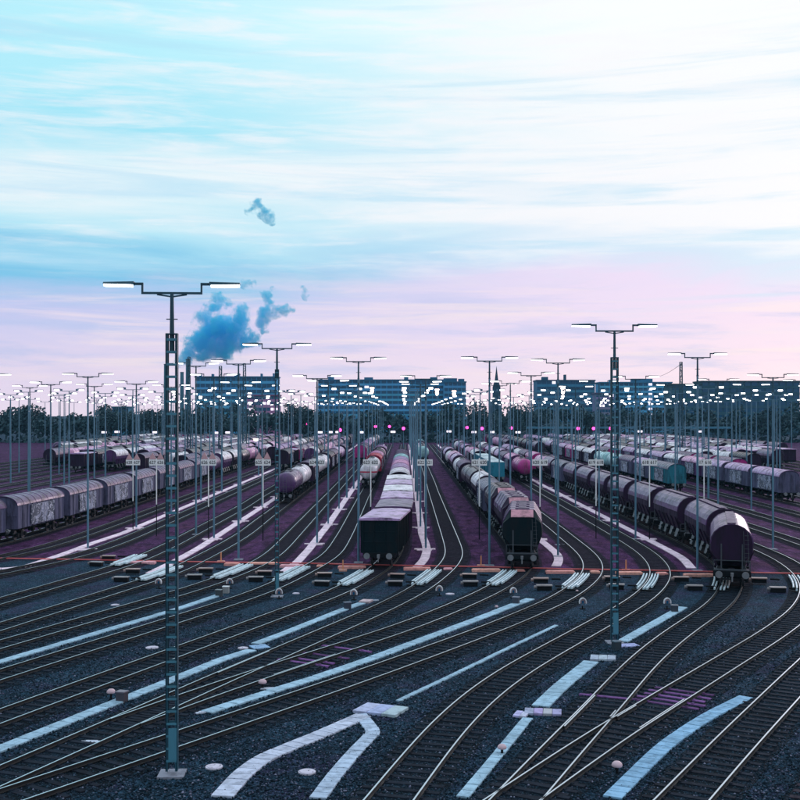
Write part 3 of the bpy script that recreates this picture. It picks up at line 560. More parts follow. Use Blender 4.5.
# ------------------------------------------------------------------ track number signs
b = MB(); b.rod((0, 0, 0), (0, 0, 3.0), .05, 8); p_low = b.mesh('lower_pole', 'dark_steel')
b = MB(); b.rod((0, 0, 3.0), (0, 0, 7.4), .055, 8); p_up = b.mesh('upper_pole', 'board_white')
b = MB(); b.box(-.36, .36, -.02, .02, 6.72, 7.28); brd = b.mesh('board', 'board_white')
b = MB(); b.add([(-.36, -.02, 7.31), (.36, -.02, 7.31), (0, -.02, 7.95), (-.36, .02, 7.31), (.36, .02, 7.31), (0, .02, 7.95)], [(0, 1, 2), (5, 4, 3), (0, 3, 4, 1), (1, 4, 5, 2), (2, 5, 3, 0)]); tri = b.mesh('triangle_board', 'board_pink')
NUM = {}
def number(txt, parent, x, z):
    if txt not in NUM:
        cu = bpy.data.curves.new('number', 'FONT'); cu.body = txt; cu.size = .42; cu.align_x = 'CENTER'; cu.align_y = 'CENTER'; cu.extrude = .004; cu.offset = .006; cu.materials.append(MATS['ink'])
        tmp = bpy.data.objects.new('number', cu); NUM[txt] = bpy.data.meshes.new_from_object(tmp); bpy.data.objects.remove(tmp)
    o = place('number', NUM[txt], parent, (x, -.026, z)); o.rotation_euler = (R(90), 0, 0)
sgn = 0
for px, py, a, c, triang in [(133, 530, '628', '627', 1), (156.5, 536, '627', '626', 1), (208.5, 540, '626', '625', 1), (263, 540.5, '625', '624', 1), (317, 540, '624', '623', 0), (370.7, 540, '623', '622', 0), (425, 540, '622', '621', 0), (479.3, 539.5, '621', '620', 0),
                             (540, 540, '620', '619', 0), (596, 538.5, '619', '618', 0), (649.5, 540, '618', '617', 0), (704, 540, '617', '616', 0)]:
    sgn += 1; x, y = gp(px, py); t = thing('track_number_sign', 'track number sign reading %s %s, %s from left in the row' % (a, c, ORD[sgn]), 'track sign', (x, y, 0), 0, 'track number signs'); t.scale = (.98, .98, (CAMZ - (462.5 - VY) * y / F) / 7.0)
    place('lower_pole', p_low, t); place('upper_pole', p_up, t)
    for s_, tx in ((-.40, a), (.40, c)):
        o = place('board', brd, t, (s_, 0, 0)); number(tx, o, 0, 7.0)
        if triang: place('triangle_board', tri, t, (s_, 0, 0))

# ------------------------------------------------------------------ wagons
# a wagon kind is a list of (part name, mesh, colour key, offset, [sub-parts]); z = 0 is the rail top, the wagon stands along y
def wheel_parts():
    b = MB()
    for sx in (-0.75, 0.75): b.rod((sx - .06, 0, .46), (sx + .06, 0, .46), .46, 18)
    b.rod((-.95, 0, .46), (.95, 0, .46), .07, 8); ws = b.mesh('wheelset', 'wheel_steel')
    b = MB()
    for sx in (-1, 1):
        b.box(min(sx * .92, sx * 1.02), max(sx * .92, sx * 1.02), -1.25, 1.25, .42, .62)
        for y in (-.9, .9): b.box(min(sx * .9, sx * 1.1), max(sx * .9, sx * 1.1), y - .16, y + .16, .32, .66)
        b.box(min(sx * .9, sx * 1.08), max(sx * .9, sx * 1.08), -.22, .22, .3, .85)
    b.box(-.95, .95, -.2, .2, .45, .85); return ws, b.mesh('bogie', 'dark_steel')
WHEELSET, BOGIE = wheel_parts()
def buffers_mesh():
    b = MB()
    for sx in (-.87, .87): b.rod((sx, -.62, 1.04), (sx, 0, 1.04), .10, 10); b.rod((sx, -.66, 1.04), (sx, -.60, 1.04), .24, 14)
    b.box(-.10, .10, -.45, 0, .9, 1.12); b.rod((0, -.42, 1.0), (0, -.46, .55), .05, 6); return b.mesh('buffers', 'steel')
BUFF = buffers_mesh()
def running_gear(Lg, two_axle=False):
    out = []
    if two_axle:
        for y in (-Lg * .29, Lg * .29): out.append(('wheelset', WHEELSET, None, (0, y, 0), 0, []))
    else:
        for y in (-Lg / 2 + 2.3, Lg / 2 - 2.3): out.append(('bogie', BOGIE, None, (0, y, 0), 0, [('wheelset', WHEELSET, (0, -.9, 0)), ('wheelset', WHEELSET, (0, .9, 0))]))
    out.append(('buffers', BUFF, 'buf', (0, -Lg / 2, 0), 0, [])); out.append(('buffers', BUFF, 'buf', (0, Lg / 2, 0), math.pi, []))
    return out
def frame_mesh(Lg, wd=2.5):
    b = MB()
    for sx in (-1, 1): b.box(min(sx * .62, sx * .78), max(sx * .62, sx * .78), -Lg / 2 + .1, Lg / 2 - .1, .86, 1.12)
    for y in (-Lg / 2, Lg / 2 - .14): b.box(-wd / 2, wd / 2, y, y + .14, .84, 1.2)
    for k in range(5):
        y = -Lg / 2 + Lg * (k + .5) / 5; b.box(-wd / 2, wd / 2, y - .06, y + .06, .98, 1.12)
    b.rod((-.35, -.6, .7), (-.35, .9, .7), .2, 10); b.box(.3, .8, -.7, -.1, .5, .85); return b.mesh('underframe', 'dark_steel')
def arcp(half, z0, z1, n=12): return [(half * math.cos(a), z0 + (z1 - z0) * math.sin(a)) for a in np.linspace(0, math.pi, n)]
def covered(Lg):
    h = Lg / 2 - .45; b = MB(); pr = [(1.40, 1.16)] + arcp(1.40, 3.35, 4.16) + [(-1.40, 1.16)]
    b.loft([[(x, -h, z) for x, z in pr], [(x, h, z) for x, z in pr]])
    for k in range(11):
        y = -h + .1 + (2 * h - .2) * k / 10
        for sx in (-1, 1): b.box(min(sx * 1.40, sx * 1.46), max(sx * 1.40, sx * 1.46), y - .05, y + .05, 1.16, 3.34)
    for sy in (-1, 1):
        for x in (-.9, -.3, .3, .9): b.box(x - .05, x + .05, min(sy * h, sy * (h + .06)), max(sy * h, sy * (h + .06)), 1.16, 3.7)
        b.box(-1.4, 1.4, min(sy * h, sy * (h + .05)), max(sy * h, sy * (h + .05)), 2.35, 2.47)
    body = b.mesh('body', 'wagon_paint')
    b = MB(); pr = arcp(1.47, 3.36, 4.24, 14) + arcp(1.42, 3.33, 4.19, 14)[::-1]; b.loft([[(x, -h - .10, z) for x, z in pr], [(x, h + .10, z) for x, z in pr]], 0, False)
    for k in range(9):
        y = -h - .1 + (2 * h + .2) * k / 8; pr2 = arcp(1.49, 3.37, 4.27, 14) + arcp(1.46, 3.35, 4.23, 14)[::-1]; b.loft([[(x, y - .035, z) for x, z in pr2], [(x, y + .035, z) for x, z in pr2]])
    roof = b.mesh('roof', 'roof_paint')
    parts = [('body', body, 'body', (0, 0, 0), 0, []), ('roof', roof, 'roof', (0, 0, 0), 0, []), ('underframe', frame_mesh(Lg), None, (0, 0, 0), 0, [])]
    b = MB(); dl = h * .5; b.box(0, .05, -dl, dl, 1.3, 3.22); b.box(.05, .08, -dl, -dl + .08, 1.3, 3.22); b.box(.05, .08, dl - .08, dl, 1.3, 3.22); b.box(.05, .09, -.05, .05, 1.9, 2.5); door = b.mesh('sliding_door', 'tagged_paint')
    parts += [('sliding_door', door, 'door', (1.47, .1, 0), 0, []), ('sliding_door', door, 'door', (-1.47, .1, 0), math.pi, [])]
    return parts, running_gear(Lg)
def tank(Lg, band=False, rad=1.42):
    h = Lg / 2 - .75; zc = 1.22 + rad; b = MB(); rings = []
    for y, r in [(-h, .35), (-h + .06, .75), (-h + .2, 1.12), (-h + .42, 1.34), (-h + .75, 1.42), (h - .75, 1.42), (h - .42, 1.34), (h - .2, 1.12), (h - .06, .75), (h, .35)]:
        rings.append([(r * rad / 1.42 * math.cos(a), y, zc + r * rad / 1.42 * math.sin(a)) for a in np.linspace(0, 2 * math.pi, 29)[:-1]])
    b.loft(rings, 0, True); shell = b.mesh('tank_shell', 'tank_paint')
    parts = [('tank_shell', shell, 'body', (0, 0, 0), 0, [])]
    b = MB()
    for y in (-h * .55, 0, h * .55, -h + .8, h - .8):
        pr = [((rad + .025) * math.cos(a), zc + (rad + .025) * math.sin(a)) for a in np.linspace(0, 2 * math.pi, 25)[:-1]]; b.loft([[(x, y - .05, z) for x, z in pr], [(x, y + .05, z) for x, z in pr]], 0, True)
    parts.append(('hoops', b.mesh('hoops', 'steel'), 'hoop', (0, 0, 0), 0, []))
    b = MB()
    for y in (-h * .62, h * .62):
        pr = [((rad) * math.cos(a), zc + rad * math.sin(a)) for a in np.linspace(math.pi * 1.2, math.pi * 1.8, 9)] + [(1.0, 1.1), (-1.0, 1.1)]; b.loft([[(x, y - .25, z) for x, z in pr], [(x, y + .25, z) for x, z in pr]])
    parts.append(('saddles', b.mesh('saddles', 'dark_steel'), None, (0, 0, 0), 0, []))
    b = MB(); b.rod((0, 0, zc + rad - .1), (0, 0, zc + rad + .28), .32, 14); b.box(-.45, .45, -h * .35, h * .35, zc + rad + .02, zc + rad + .06)
    for sx in (-.45, .45): b.rod((sx, -h * .35, zc + rad + .06), (sx, -h * .35, zc + rad + .6), .02, 5); b.rod((sx, h * .35, zc + rad + .06), (sx, h * .35, zc + rad + .6), .02, 5); b.rod((sx, -h * .35, zc + rad + .6), (sx, h * .35, zc + rad + .6), .02, 5)
    parts.append(('walkway', b.mesh('walkway', 'steel'), 'hoop', (0, 0, 0), 0, []))
    b = MB()
    for sx in (-.22, .22): b.rod((sx, -h - .3, 1.2), (sx, -h - .1, zc + rad * .6), .02, 5)
    for k in range(7): b.rod((-.22, -h - .28 + .028 * k, 1.4 + .3 * k), (.22, -h - .28 + .028 * k, 1.4 + .3 * k), .016, 5)
    b.rod((-1.1, -h - .5, 1.2), (-1.1, -h - .5, 2.2), .02, 5); b.rod((1.1, -h - .5, 1.2), (1.1, -h - .5, 2.2), .02, 5); b.rod((-1.1, -h - .5, 2.2), (1.1, -h - .5, 2.2), .02, 5)
    parts.append(('end_ladder', b.mesh('end_ladder', 'steel'), 'hoop', (0, 0, 0), 0, []))
    if band:
        b = MB(); R_ = rad + .012; rings = []
        for y, r in [(-h - .006, .36), (-h + .05, .76), (-h + .19, 1.13), (-h + .41, 1.352), (-h + .75, 1.432), (h - .75, 1.432)]:
            rr = r * rad / 1.42; zz = [zc - .24, zc - .02]; ring = []
            for z in zz: ring.append((math.sqrt(max(rr * rr - (z - zc) ** 2, 0.01)), y, z))
            for z in zz[::-1]: ring.append((-math.sqrt(max(rr * rr - (z - zc) ** 2, 0.01)), y, z))
            rings.append(ring)
        b.loft(rings); parts.append(('red_band', b.mesh('red_band', 'plain'), 'band', (0, 0, 0), 0, []))
    parts.append(('underframe', frame_mesh(Lg), None, (0, 0, 0), 0, []))
    return parts, running_gear(Lg)
def hopper(Lg, rounded=True):
    h = Lg / 2 - .7
    top = arcp(1.42, 3.0, 4.35, 11) if rounded else [(1.56, 3.15), (1.50, 3.55), (.98, 4.45), (.90, 4.52), (-.90, 4.52), (-.98, 4.45), (-1.50, 3.55), (-1.56, 3.15)]
    low = [(-top[0][0], top[0][1] - .55), (-.95, 1.30), (.95, 1.30), (top[0][0], top[0][1] - .55)]
    pr = top + low; b = MB()
    def ring(y, s, zmin): return [(x * s, y, max(z, zmin)) for x, z in pr]
    def low_ring(y): return [(x * .97, y, min(max(z, 1.9), 3.98)) for x, z in pr]
    e0 = .12 if rounded else .75
    b.loft([ring(-h, .97, 1.9) if rounded else low_ring(-h), ring(-h + e0, 1.0, 1.9), ring(-h + 1.6, 1.0, 1.3), ring(h - 1.6, 1.0, 1.3), ring(h - e0, 1.0, 1.9), ring(h, .97, 1.9) if rounded else low_ring(h)])
    for k in range(6):
        y = -h + .8 + (2 * h - 1.6) * k / 5
        for sx in (-1, 1): b.bar((sx * 1.46, y, 2.5), (sx * 1.02, y, 1.35), .08, .12)
    body = b.mesh('hopper_body', 'wagon_paint')
    b = MB(); tp = [(x * 1.012, z + .012) for x, z in top]; tb = [(x * .985, z - .03) for x, z in top][::-1]
    er = .02 if rounded else .74
    b.loft([[(x, -h + er, z) for x, z in tp + tb], [(x, h - er, z) for x, z in tp + tb]])
    for k in range(2 if rounded else 5):
        y = -h + er + .06 + (2 * h - 2 * er - .12) * k / (1 if rounded else 4); t1 = [(x * 1.03, z + .03) for x, z in top]; t2 = [(x * 1.0, z) for x, z in top][::-1]; b.loft([[(x, y - .05, z) for x, z in t1 + t2], [(x, y + .05, z) for x, z in t1 + t2]])
    roof = b.mesh('roof', 'roof_paint')
    pan = []
    if not rounded:
        b = MB(); a_ = Vector((0, -h - .02, 4.02)); c_ = Vector((0, -h + .70, 4.53)); b.add([(-.86, a_.y, a_.z), (.86, a_.y, a_.z), (.86, c_.y, c_.z), (-.86, c_.y, c_.z), (-.86, a_.y + .1, a_.z - .1), (.86, a_.y + .1, a_.z - .1), (.86, c_.y + .1, c_.z - .1), (-.86, c_.y + .1, c_.z - .1)], [(0, 1, 2, 3), (7, 6, 5, 4), (0, 4, 5, 1), (1, 5, 6, 2), (2, 6, 7, 3), (3, 7, 4, 0)])
        pm_ = b.mesh('end_hatch', 'roof_paint'); pan = [('end_hatch', pm_, 'hatchend', (0, 0, 0), 0, []), ('end_hatch', pm_, 'hatchend', (0, 0, 0), math.pi, [])]
    b = MB(); zt = top[len(top) // 2][1] + .06; b.box(-.3, .3, -h + er + .25, h - er - .25, zt - .03, zt + .02)
    for k in range(4):
        if not rounded: y = -h * .66 + h * 1.32 * k / 3; b.box(-.55, .55, y - .5, y + .5, zt - .06, zt + .02)
    hatch = b.mesh('roof_hatches', 'steel')
    b = MB()
    sy = -1; y = sy * (h + .22)
    for sx in (-.7, .7): b.bar((sx, sy * (h + .1), 1.2), (sx, sy * (h - .02), 3.0), .09, .09)
    b.box(-1.15, 1.15, y - .3, y + .3, 1.22, 1.27); b.rod((-1.2, y + sy * .2, 1.9), (1.2, y + sy * .2, 1.9), .025, 6)
    for sx in (-1.2, 1.2): b.rod((sx, y + sy * .2, 1.2), (sx, y + sy * .2, 1.9), .025, 6)
    for q in (.85, 1.15): b.rod((q, y, 1.2), (q * .9, sy * (h + .05), 3.9), .02, 5)
    for k in range(8): b.rod((.85, y - sy * .022 * k, 1.5 + .3 * k), (1.15, y - sy * .022 * k, 1.5 + .3 * k), .016, 5)
    plat = b.mesh('end_platform', 'steel')
    b = MB(); b.add([(.95, -.55, 1.3), (.95, .55, 1.3), (1.2, .4, .55), (1.2, -.4, .55), (.7, -.4, 1.3), (.7, .4, 1.3), (1.0, .3, .5), (1.0, -.3, .5)], [(0, 1, 2, 3), (4, 7, 6, 5), (0, 3, 7, 4), (1, 5, 6, 2)])
    chute = b.mesh('discharge_chute', 'steel')
    return pan + [('hopper_body', body, 'body', (0, 0, 0), 0, []), ('roof', roof, 'roof', (0, 0, 0), 0, []), ('roof_hatches', hatch, 'hatch', (0, 0, 0), 0, []), ('end_platform', plat, 'plat', (0, 0, 0), 0, []), ('end_platform', plat, 'plat', (0, 0, 0), math.pi, []), ('underframe', frame_mesh(Lg), None, (0, 0, 0), 0, [])], running_gear(Lg) + [('discharge_chute', chute, 'chute', (0, -h * .66 + h * 1.32 * k / 3, 0), rz_, []) for k in range(4) for rz_ in (0, math.pi)]
def open_wagon(Lg):
    h = Lg / 2 - .35; b = MB(); b.box(-1.38, 1.38, -h, h, 1.16, 3.72)
    for k in range(8):
        y = -h + .08 + (2 * h - .16) * k / 7
        for sx in (-1, 1): b.box(min(sx * 1.38, sx * 1.47), max(sx * 1.38, sx * 1.47), y - .06, y + .06, 1.16, 3.70)
    for sy in (-1, 1):
        for x in (-1.32, -.45, .45, 1.32): b.box(x - .05, x + .05, min(sy * h, sy * (h + .07)), max(sy * h, sy * (h + .07)), 1.16, 3.70)
        for z in (1.95, 2.75): b.box(-1.36, 1.36, min(sy * h, sy * (h + .05)), max(sy * h, sy * (h + .05)), z, z + .09)
        b.box(-.06, .06, min(sy * h, sy * (h + .1)), max(sy * h, sy * (h + .1)), 2.95, 3.35)
    body = b.mesh('body', 'wagon_paint')
    b = MB(); n = 7; rings = []
    for k in range(n):
        y = -h - .12 + (2 * h + .24) * k / (n - 1); dzz = .05 * math.sin(k * 2.1)
        rings.append([(1.62, y, 3.70), (1.60, y, 3.84), (.8, y, 3.92 + dzz * .6), (0, y, 3.94 - dzz * .6), (-.8, y, 3.92 + dzz * .3), (-1.60, y, 3.84), (-1.62, y, 3.70)])
    b.loft(rings)
    for k in (0, n - 1):
        y = rings[k][0][1]; b.bar((-1.6, y, 3.78), (1.6, y, 3.78), .08, .16)
    cover = b.mesh('cover', 'roof_paint')
    return [('body', body, 'body', (0, 0, 0), 0, []), ('cover', cover, 'roof', (0, 0, 0), 0, []), ('underframe', frame_mesh(Lg), None, (0, 0, 0), 0, [])], running_gear(Lg, True)
def flat(Lg):
    b = MB(); b.box(-1.35, 1.35, -Lg / 2 + .1, Lg / 2 - .1, 1.06, 1.18); return [('deck', b.mesh('deck', 'wagon_paint'), 'body', (0, 0, 0), 0, []), ('underframe', frame_mesh(Lg), None, (0, 0, 0), 0, [])], running_gear(Lg)
KINDS = {'covered': covered(12.6), 'tank': tank(13.2), 'bandtank': tank(13.2, True), 'hopper': hopper(11.4), 'octhopper': hopper(11.4, False), 'open': open_wagon(9.2), 'flat': flat(13.0)}
LEN = {'covered': 12.6, 'tank': 13.2, 'bandtank': 13.2, 'hopper': 11.4, 'octhopper': 11.4, 'open': 9.2, 'flat': 13.0}
NAMES = {'covered': ('covered_wagon', 'covered wagon'), 'tank': ('tank_wagon', 'tank wagon'), 'bandtank': ('tank_wagon', 'tank wagon'), 'hopper': ('hopper_wagon', 'hopper wagon'), 'octhopper': ('hopper_wagon', 'hopper wagon'), 'open': ('open_wagon', 'open wagon'), 'flat': ('flat_wagon', 'flat wagon')}
PUR = (0.105, 0.045, 0.155); DKP = (0.030, 0.014, 0.042); LAV = (0.50, 0.31, 0.58); WHT = (0.82, 0.76, 0.86); PNK = (0.72, 0.34, 0.60); TEA = (0.03, 0.20, 0.28); MAG = (0.48, 0.04, 0.26); RED = (0.60, 0.03, 0.10); GRY = (0.11, 0.11, 0.20); DRK = (0.003, 0.012, 0.018); PTL = (0.38, 0.66, 0.72)
CN = {PUR: 'dull purple', DKP: 'dark plum', LAV: 'lavender', WHT: 'white', PNK: 'pink', TEA: 'teal', MAG: 'magenta', RED: 'red', GRY: 'grey', DRK: 'black', PTL: 'pale teal'}
def track_pose(nm, y):
    Q = LINES[nm]; x = float(np.interp(y, Q[:, 1], Q[:, 0])); x2 = float(np.interp(y + 3, Q[:, 1], Q[:, 0])); x1 = float(np.interp(y - 3, Q[:, 1], Q[:, 0]))
    return (x1 + x2 + x) / 3, math.atan2(-(x2 - x1), 6.0)
def wagon(kind, nm, y0, body, roof, label, group, full=True, door=None):
    parts, gear = KINDS[kind]; Lg = LEN[kind]; yc = y0 + .62 + Lg / 2; x, rz = track_pose(nm, yc)
    n_, cat = NAMES[kind]; t = thing(n_, label, cat, (x, yc, RT), rz, group); cols = {'body': body, 'roof': roof, 'door': door or body, 'hoop': (0.10, 0.10, 0.13), 'band': (0.55, 0.02, 0.08), 'hatch': tuple(c * .7 for c in roof), 'chute': (0.10, 0.11, 0.13), 'hatchend': (0.56, 0.24, 0.32), 'plat': (0.06, 0.07, 0.09), 'buf': (0.20, 0.21, 0.24)}
    for pn, me, ck, off, prz, subs in parts + (gear if full else []):
        o = place(pn, me, t, off, prz, cols.get(ck) if ck else None)
        for sn, sme, so in subs: place(sn, sme, o, so)
    return y0 + Lg + 1.24
def train(nm, y0, seq, where):
    y = y0
    for i, (kind, body, roof) in enumerate(seq):
        if y > FAR - 14: break
        c = CN[body if kind in ('tank', 'bandtank') else roof]
        lab = '%s %s, %s of the %s' % (c, NAMES[kind][1], ORD[i + 1], where)
        y = wagon(kind, nm, y, body, roof, lab, 'wagons of the ' + where, y < 240, (0.10, 0.11, 0.16) if kind == 'covered' else None)
    return y
# main trains
train('h', 84.6, [('open', DRK, LAV), ('open', DKP, PUR), ('open', DKP, LAV), ('open', TEA, WHT), ('open', DKP, LAV), ('open', TEA, WHT), ('covered', DKP, WHT), ('covered', DKP, LAV), ('covered', DKP, PNK), ('covered', DKP, LAV), ('covered', TEA, PTL), ('covered', DKP, PUR), ('covered', MAG, PUR)], 'centre train of open wagons')
train('j', 83.6, [('octhopper', DRK, PUR), ('octhopper', DKP, PUR), ('octhopper', DKP, DKP), ('covered', GRY, GRY), ('hopper', DKP, WHT), ('hopper', DKP, DKP), ('tank', DKP, LAV), ('covered', DKP, PUR), ('tank', WHT, WHT), ('hopper', DKP, LAV), ('hopper', DKP, PNK), ('tank', WHT, WHT), ('hopper', DKP, LAV), ('covered', DKP, PUR)], 'train headed by the black hopper')
train('m', 74.5, [('hopper', DKP, PUR)] * 8 + [('covered', GRY, GRY), ('hopper', DKP, PUR), ('tank', PNK, PNK), ('covered', MAG, PNK), ('covered', DKP, PUR), ('tank', WHT, WHT), ('covered', DKP, LAV), ('covered', DKP, LAV)], 'long hopper train at right')
train('a', 88.5, [('covered', GRY, PUR)] * 8 + [('tank', PUR, PUR), ('hopper', PUR, WHT), ('hopper', DKP, WHT), ('tank', DKP, DKP), ('tank', PNK, PNK), ('covered', DKP, LAV), ('tank', WHT, WHT), ('hopper', DKP, PNK), ('covered', DKP, PUR)], 'covered wagon train at left')
train('e', 147, [('tank', PUR, PUR), ('tank', WHT, WHT), ('covered', DKP, PUR), ('tank', WHT, WHT), ('tank', WHT, WHT), ('covered', DKP, DKP), ('covered', DKP, PUR), ('hopper', DKP, LAV), ('tank', LAV, LAV), ('covered', DKP, PUR)], 'tank train left of the 624 sign')
train('g', 178, [('bandtank', WHT, WHT), ('tank', WHT, WHT), ('covered', RED, RED), ('covered', RED, PNK), ('covered', DKP, DKP), ('tank', PNK, PNK), ('covered', DKP, LAV)], 'train headed by the red-banded tank')
train('i', 268, [('tank', PTL, PTL), ('tank', WHT, WHT), ('tank', LAV, LAV), ('covered', DKP, PUR), ('covered', TEA, PTL)], 'far train behind the 622 and 621 sign')
train('l', 192, [('tank', MAG, MAG), ('covered', PUR, PNK), ('covered', PUR, PUR), ('hopper', DKP, LAV), ('hopper', DKP, WHT), ('covered', DKP, LAV), ('covered', MAG, PUR), ('hopper', DKP, WHT), ('covered', DKP, PUR)], 'train headed by the magenta tank')
train('x0', 170, [('covered', TEA, GRY), ('covered', GRY, LAV), ('covered', GRY, PUR), ('tank', PTL, PTL), ('tank', PTL, PTL), ('covered', DKP, WHT), ('covered', DKP, WHT), ('covered', MAG, PNK), ('covered', DKP, LAV), ('covered', DKP, PUR), ('hopper', DKP, LAV)], 'train headed by the dark teal arched end')
train('x2', 150, [('covered', GRY, LAV)] * 3 + [('covered', PUR, PNK), ('covered', GRY, WHT), ('covered', GRY, LAV), ('covered', GRY, WHT), ('covered', PUR, LAV), ('covered', PUR, WHT), ('hopper', DKP, LAV), ('hopper', DKP, WHT), ('covered', DKP, PUR)], 'pale roofed train behind the teal arched end')
# teal containers on flat wagons
y = 188.0
cb = MB(); cb.box(-1.2, 1.2, -3.0, 3.0, 0, 2.5)
for k in range(15):
    yy = -2.8 + 5.6 * k / 14
    for sx in (-1, 1): cb.box(min(sx * 1.2, sx * 1.235), max(sx * 1.2, sx * 1.235), yy - .1, yy + .1, .15, 2.35)
for k in range(5): cb.box(-1.0 + .5 * k - .06, -1.0 + .5 * k + .06, -3.04, -3.0, .1, 2.4)
cont = cb.mesh('container_body', 'wagon_paint'); cb = MB(); cb.box(-1.22, 1.22, -3.03, 3.03, 2.5, 2.56); ctop = cb.mesh('container_roof', 'roof_paint')
for i in range(3):
    yc = y + .62 + 6.5; x, rz = track_pose('k', yc)
    wagon('flat', 'k', y, DKP, DKP, 'low flat wagon, %s from near end, carrying teal containers' % ORD[i + 1], 'flat wagons with teal containers', True)
    for s_ in (-1, 1):
        t = thing('shipping_container', 'teal container with pale roof, %s on the %s flat wagon' % ('nearer' if s_ < 0 else 'farther', ORD[i + 1]), 'container', (x, yc + s_ * 3.1, RT + 1.185), rz, 'teal containers on flat wagons')
        place('container_body', cont, t, col=(0.03, 0.24, 0.36)); place('container_roof', ctop, t, col=(0.40, 0.58, 0.66))
    y += 14.3
train('k', y + 1, [('covered', DKP, WHT), ('covered', DKP, PNK), ('tank', PNK, PNK), ('covered', DKP, LAV), ('covered', MAG, PUR), ('hopper', DKP, LAV), ('tank', WHT, WHT), ('covered', DKP, PUR)], 'train beyond the teal containers')
# the rest of the yard
fill = [('b', 262), ('c', 236), ('d', 246), ('f', 272), ('w0', 205), ('w1', 222), ('w2', 214), ('w3', 240), ('w4', 232), ('w5', 226), ('w6', 250), ('w7', 240), ('w8', 262), ('w9', 280), ('w10', 300), ('w11', 310),
        ('n', 330), ('o', 300), ('x1', 250), ('x3', 190), ('x4', 230), ('x5', 215), ('x6', 240), ('x7', 232), ('x8', 260), ('x9', 255), ('x10', 290), ('x11', 290)]
pool = [('covered', DKP, PUR), ('covered', DKP, DKP), ('covered', DKP, LAV), ('covered', MAG, PUR), ('covered', DKP, WHT), ('tank', WHT, WHT), ('tank', PUR, PUR), ('tank', DKP, DKP), ('tank', PNK, PNK), ('hopper', DKP, PUR), ('hopper', DKP, DKP), ('hopper', PUR, WHT), ('open', DKP, LAV), ('covered', GRY, PUR)]  # white roofs among the dark wagons put bright highlights into the paint colour
rg = random.Random(21)
for nm, y0 in fill:
    seq = []
    while len(seq) < 18: seq += [rg.choice(pool)] * rg.choice([1, 1, 2, 3])
    nmx = {'b': 'far train beside the covered wagons', 'c': 'far train behind the second sign from left', 'd': 'far train behind the third sign from left', 'f': 'far train behind the fifth sign from left', 'n': 'far train hidden behind the hopper train', 'o': 'far train two tracks past the hopper train'}.get(nm)
    if not nmx: nmx = 'far train on %s track past the %s' % (ORD[int(nm[1:]) + 1], 'covered wagons' if nm[0] == 'w' else 'hopper train')
    train(nm, y0, seq[:18], nmx)

# ------------------------------------------------------------------ yard signals at the far end
b = MB(); b.rod((0, 0, 0), (0, 0, 6.6), .12, 8); sg_pole = b.mesh('pole', 'far_steel'); b = MB(); b.box(-.5, .5, -.12, .12, 6.0, 8.0); sg_plate = b.mesh('backplate', 'dark_steel'); b = MB(); b.rod((0, -.30, 7.0), (0, -.13, 7.0), .58, 14); sg_lens = b.mesh('lens', 'signal_light')
for i, (px, py) in enumerate([(297, 425.5), (307, 424), (340, 430), (375.5, 426.5), (389.5, 426.5), (403.5, 428.5), (467, 427.5), (482, 428.5), (511, 428), (578, 428.5), (593.5, 428.5), (610.5, 428.5)]):
    zz = 7.0; Y = F * (CAMZ - zz) / (py - VY); X = (px - VX) * Y / F
    t = thing('yard_signal', 'pink glowing yard signal, %s from left at the far end' % ORD[i + 1], 'signal', (X, Y, 0), 0, 'glowing signals at the far end of the yard')
    place('pole', sg_pole, t); place('backplate', sg_plate, t); place('lens', sg_lens, t)
b = MB(); b.rod((0, 0, 0), (0, 0, 18.0), .16, 8); wl_p = b.mesh('pole', 'far_steel'); b = MB(); b.rod((0, -.5, 18), (0, .5, 18), .9, 12); b.box(-1.2, 1.2, -.3, .3, 18.7, 19.0); wl_l = b.mesh('lamp_head', 'warm_light')
for i, (px, py, Y) in enumerate([(372, 391, 330), (437, 392.5, 330), (454, 394, 330), (563, 391.5, 330), (256, 440, 260)]):
    X = (px - VX) * Y / F; z = CAMZ - (py - VY) * Y / F; t = thing('street_lamp', ['warm street lamp before the long office block, left of its centre', 'small pinkish street lamp before the office block right half', 'warm street lamp near the right end of the office block', 'white street lamp before the right apartment block', 'low bright lamp among the left wagons'][i], 'street lamp', (X, Y, 0))
    t.scale = (.55, .55, z / 18.0); place('pole', wl_p, t); place('lamp_head', wl_l, t)
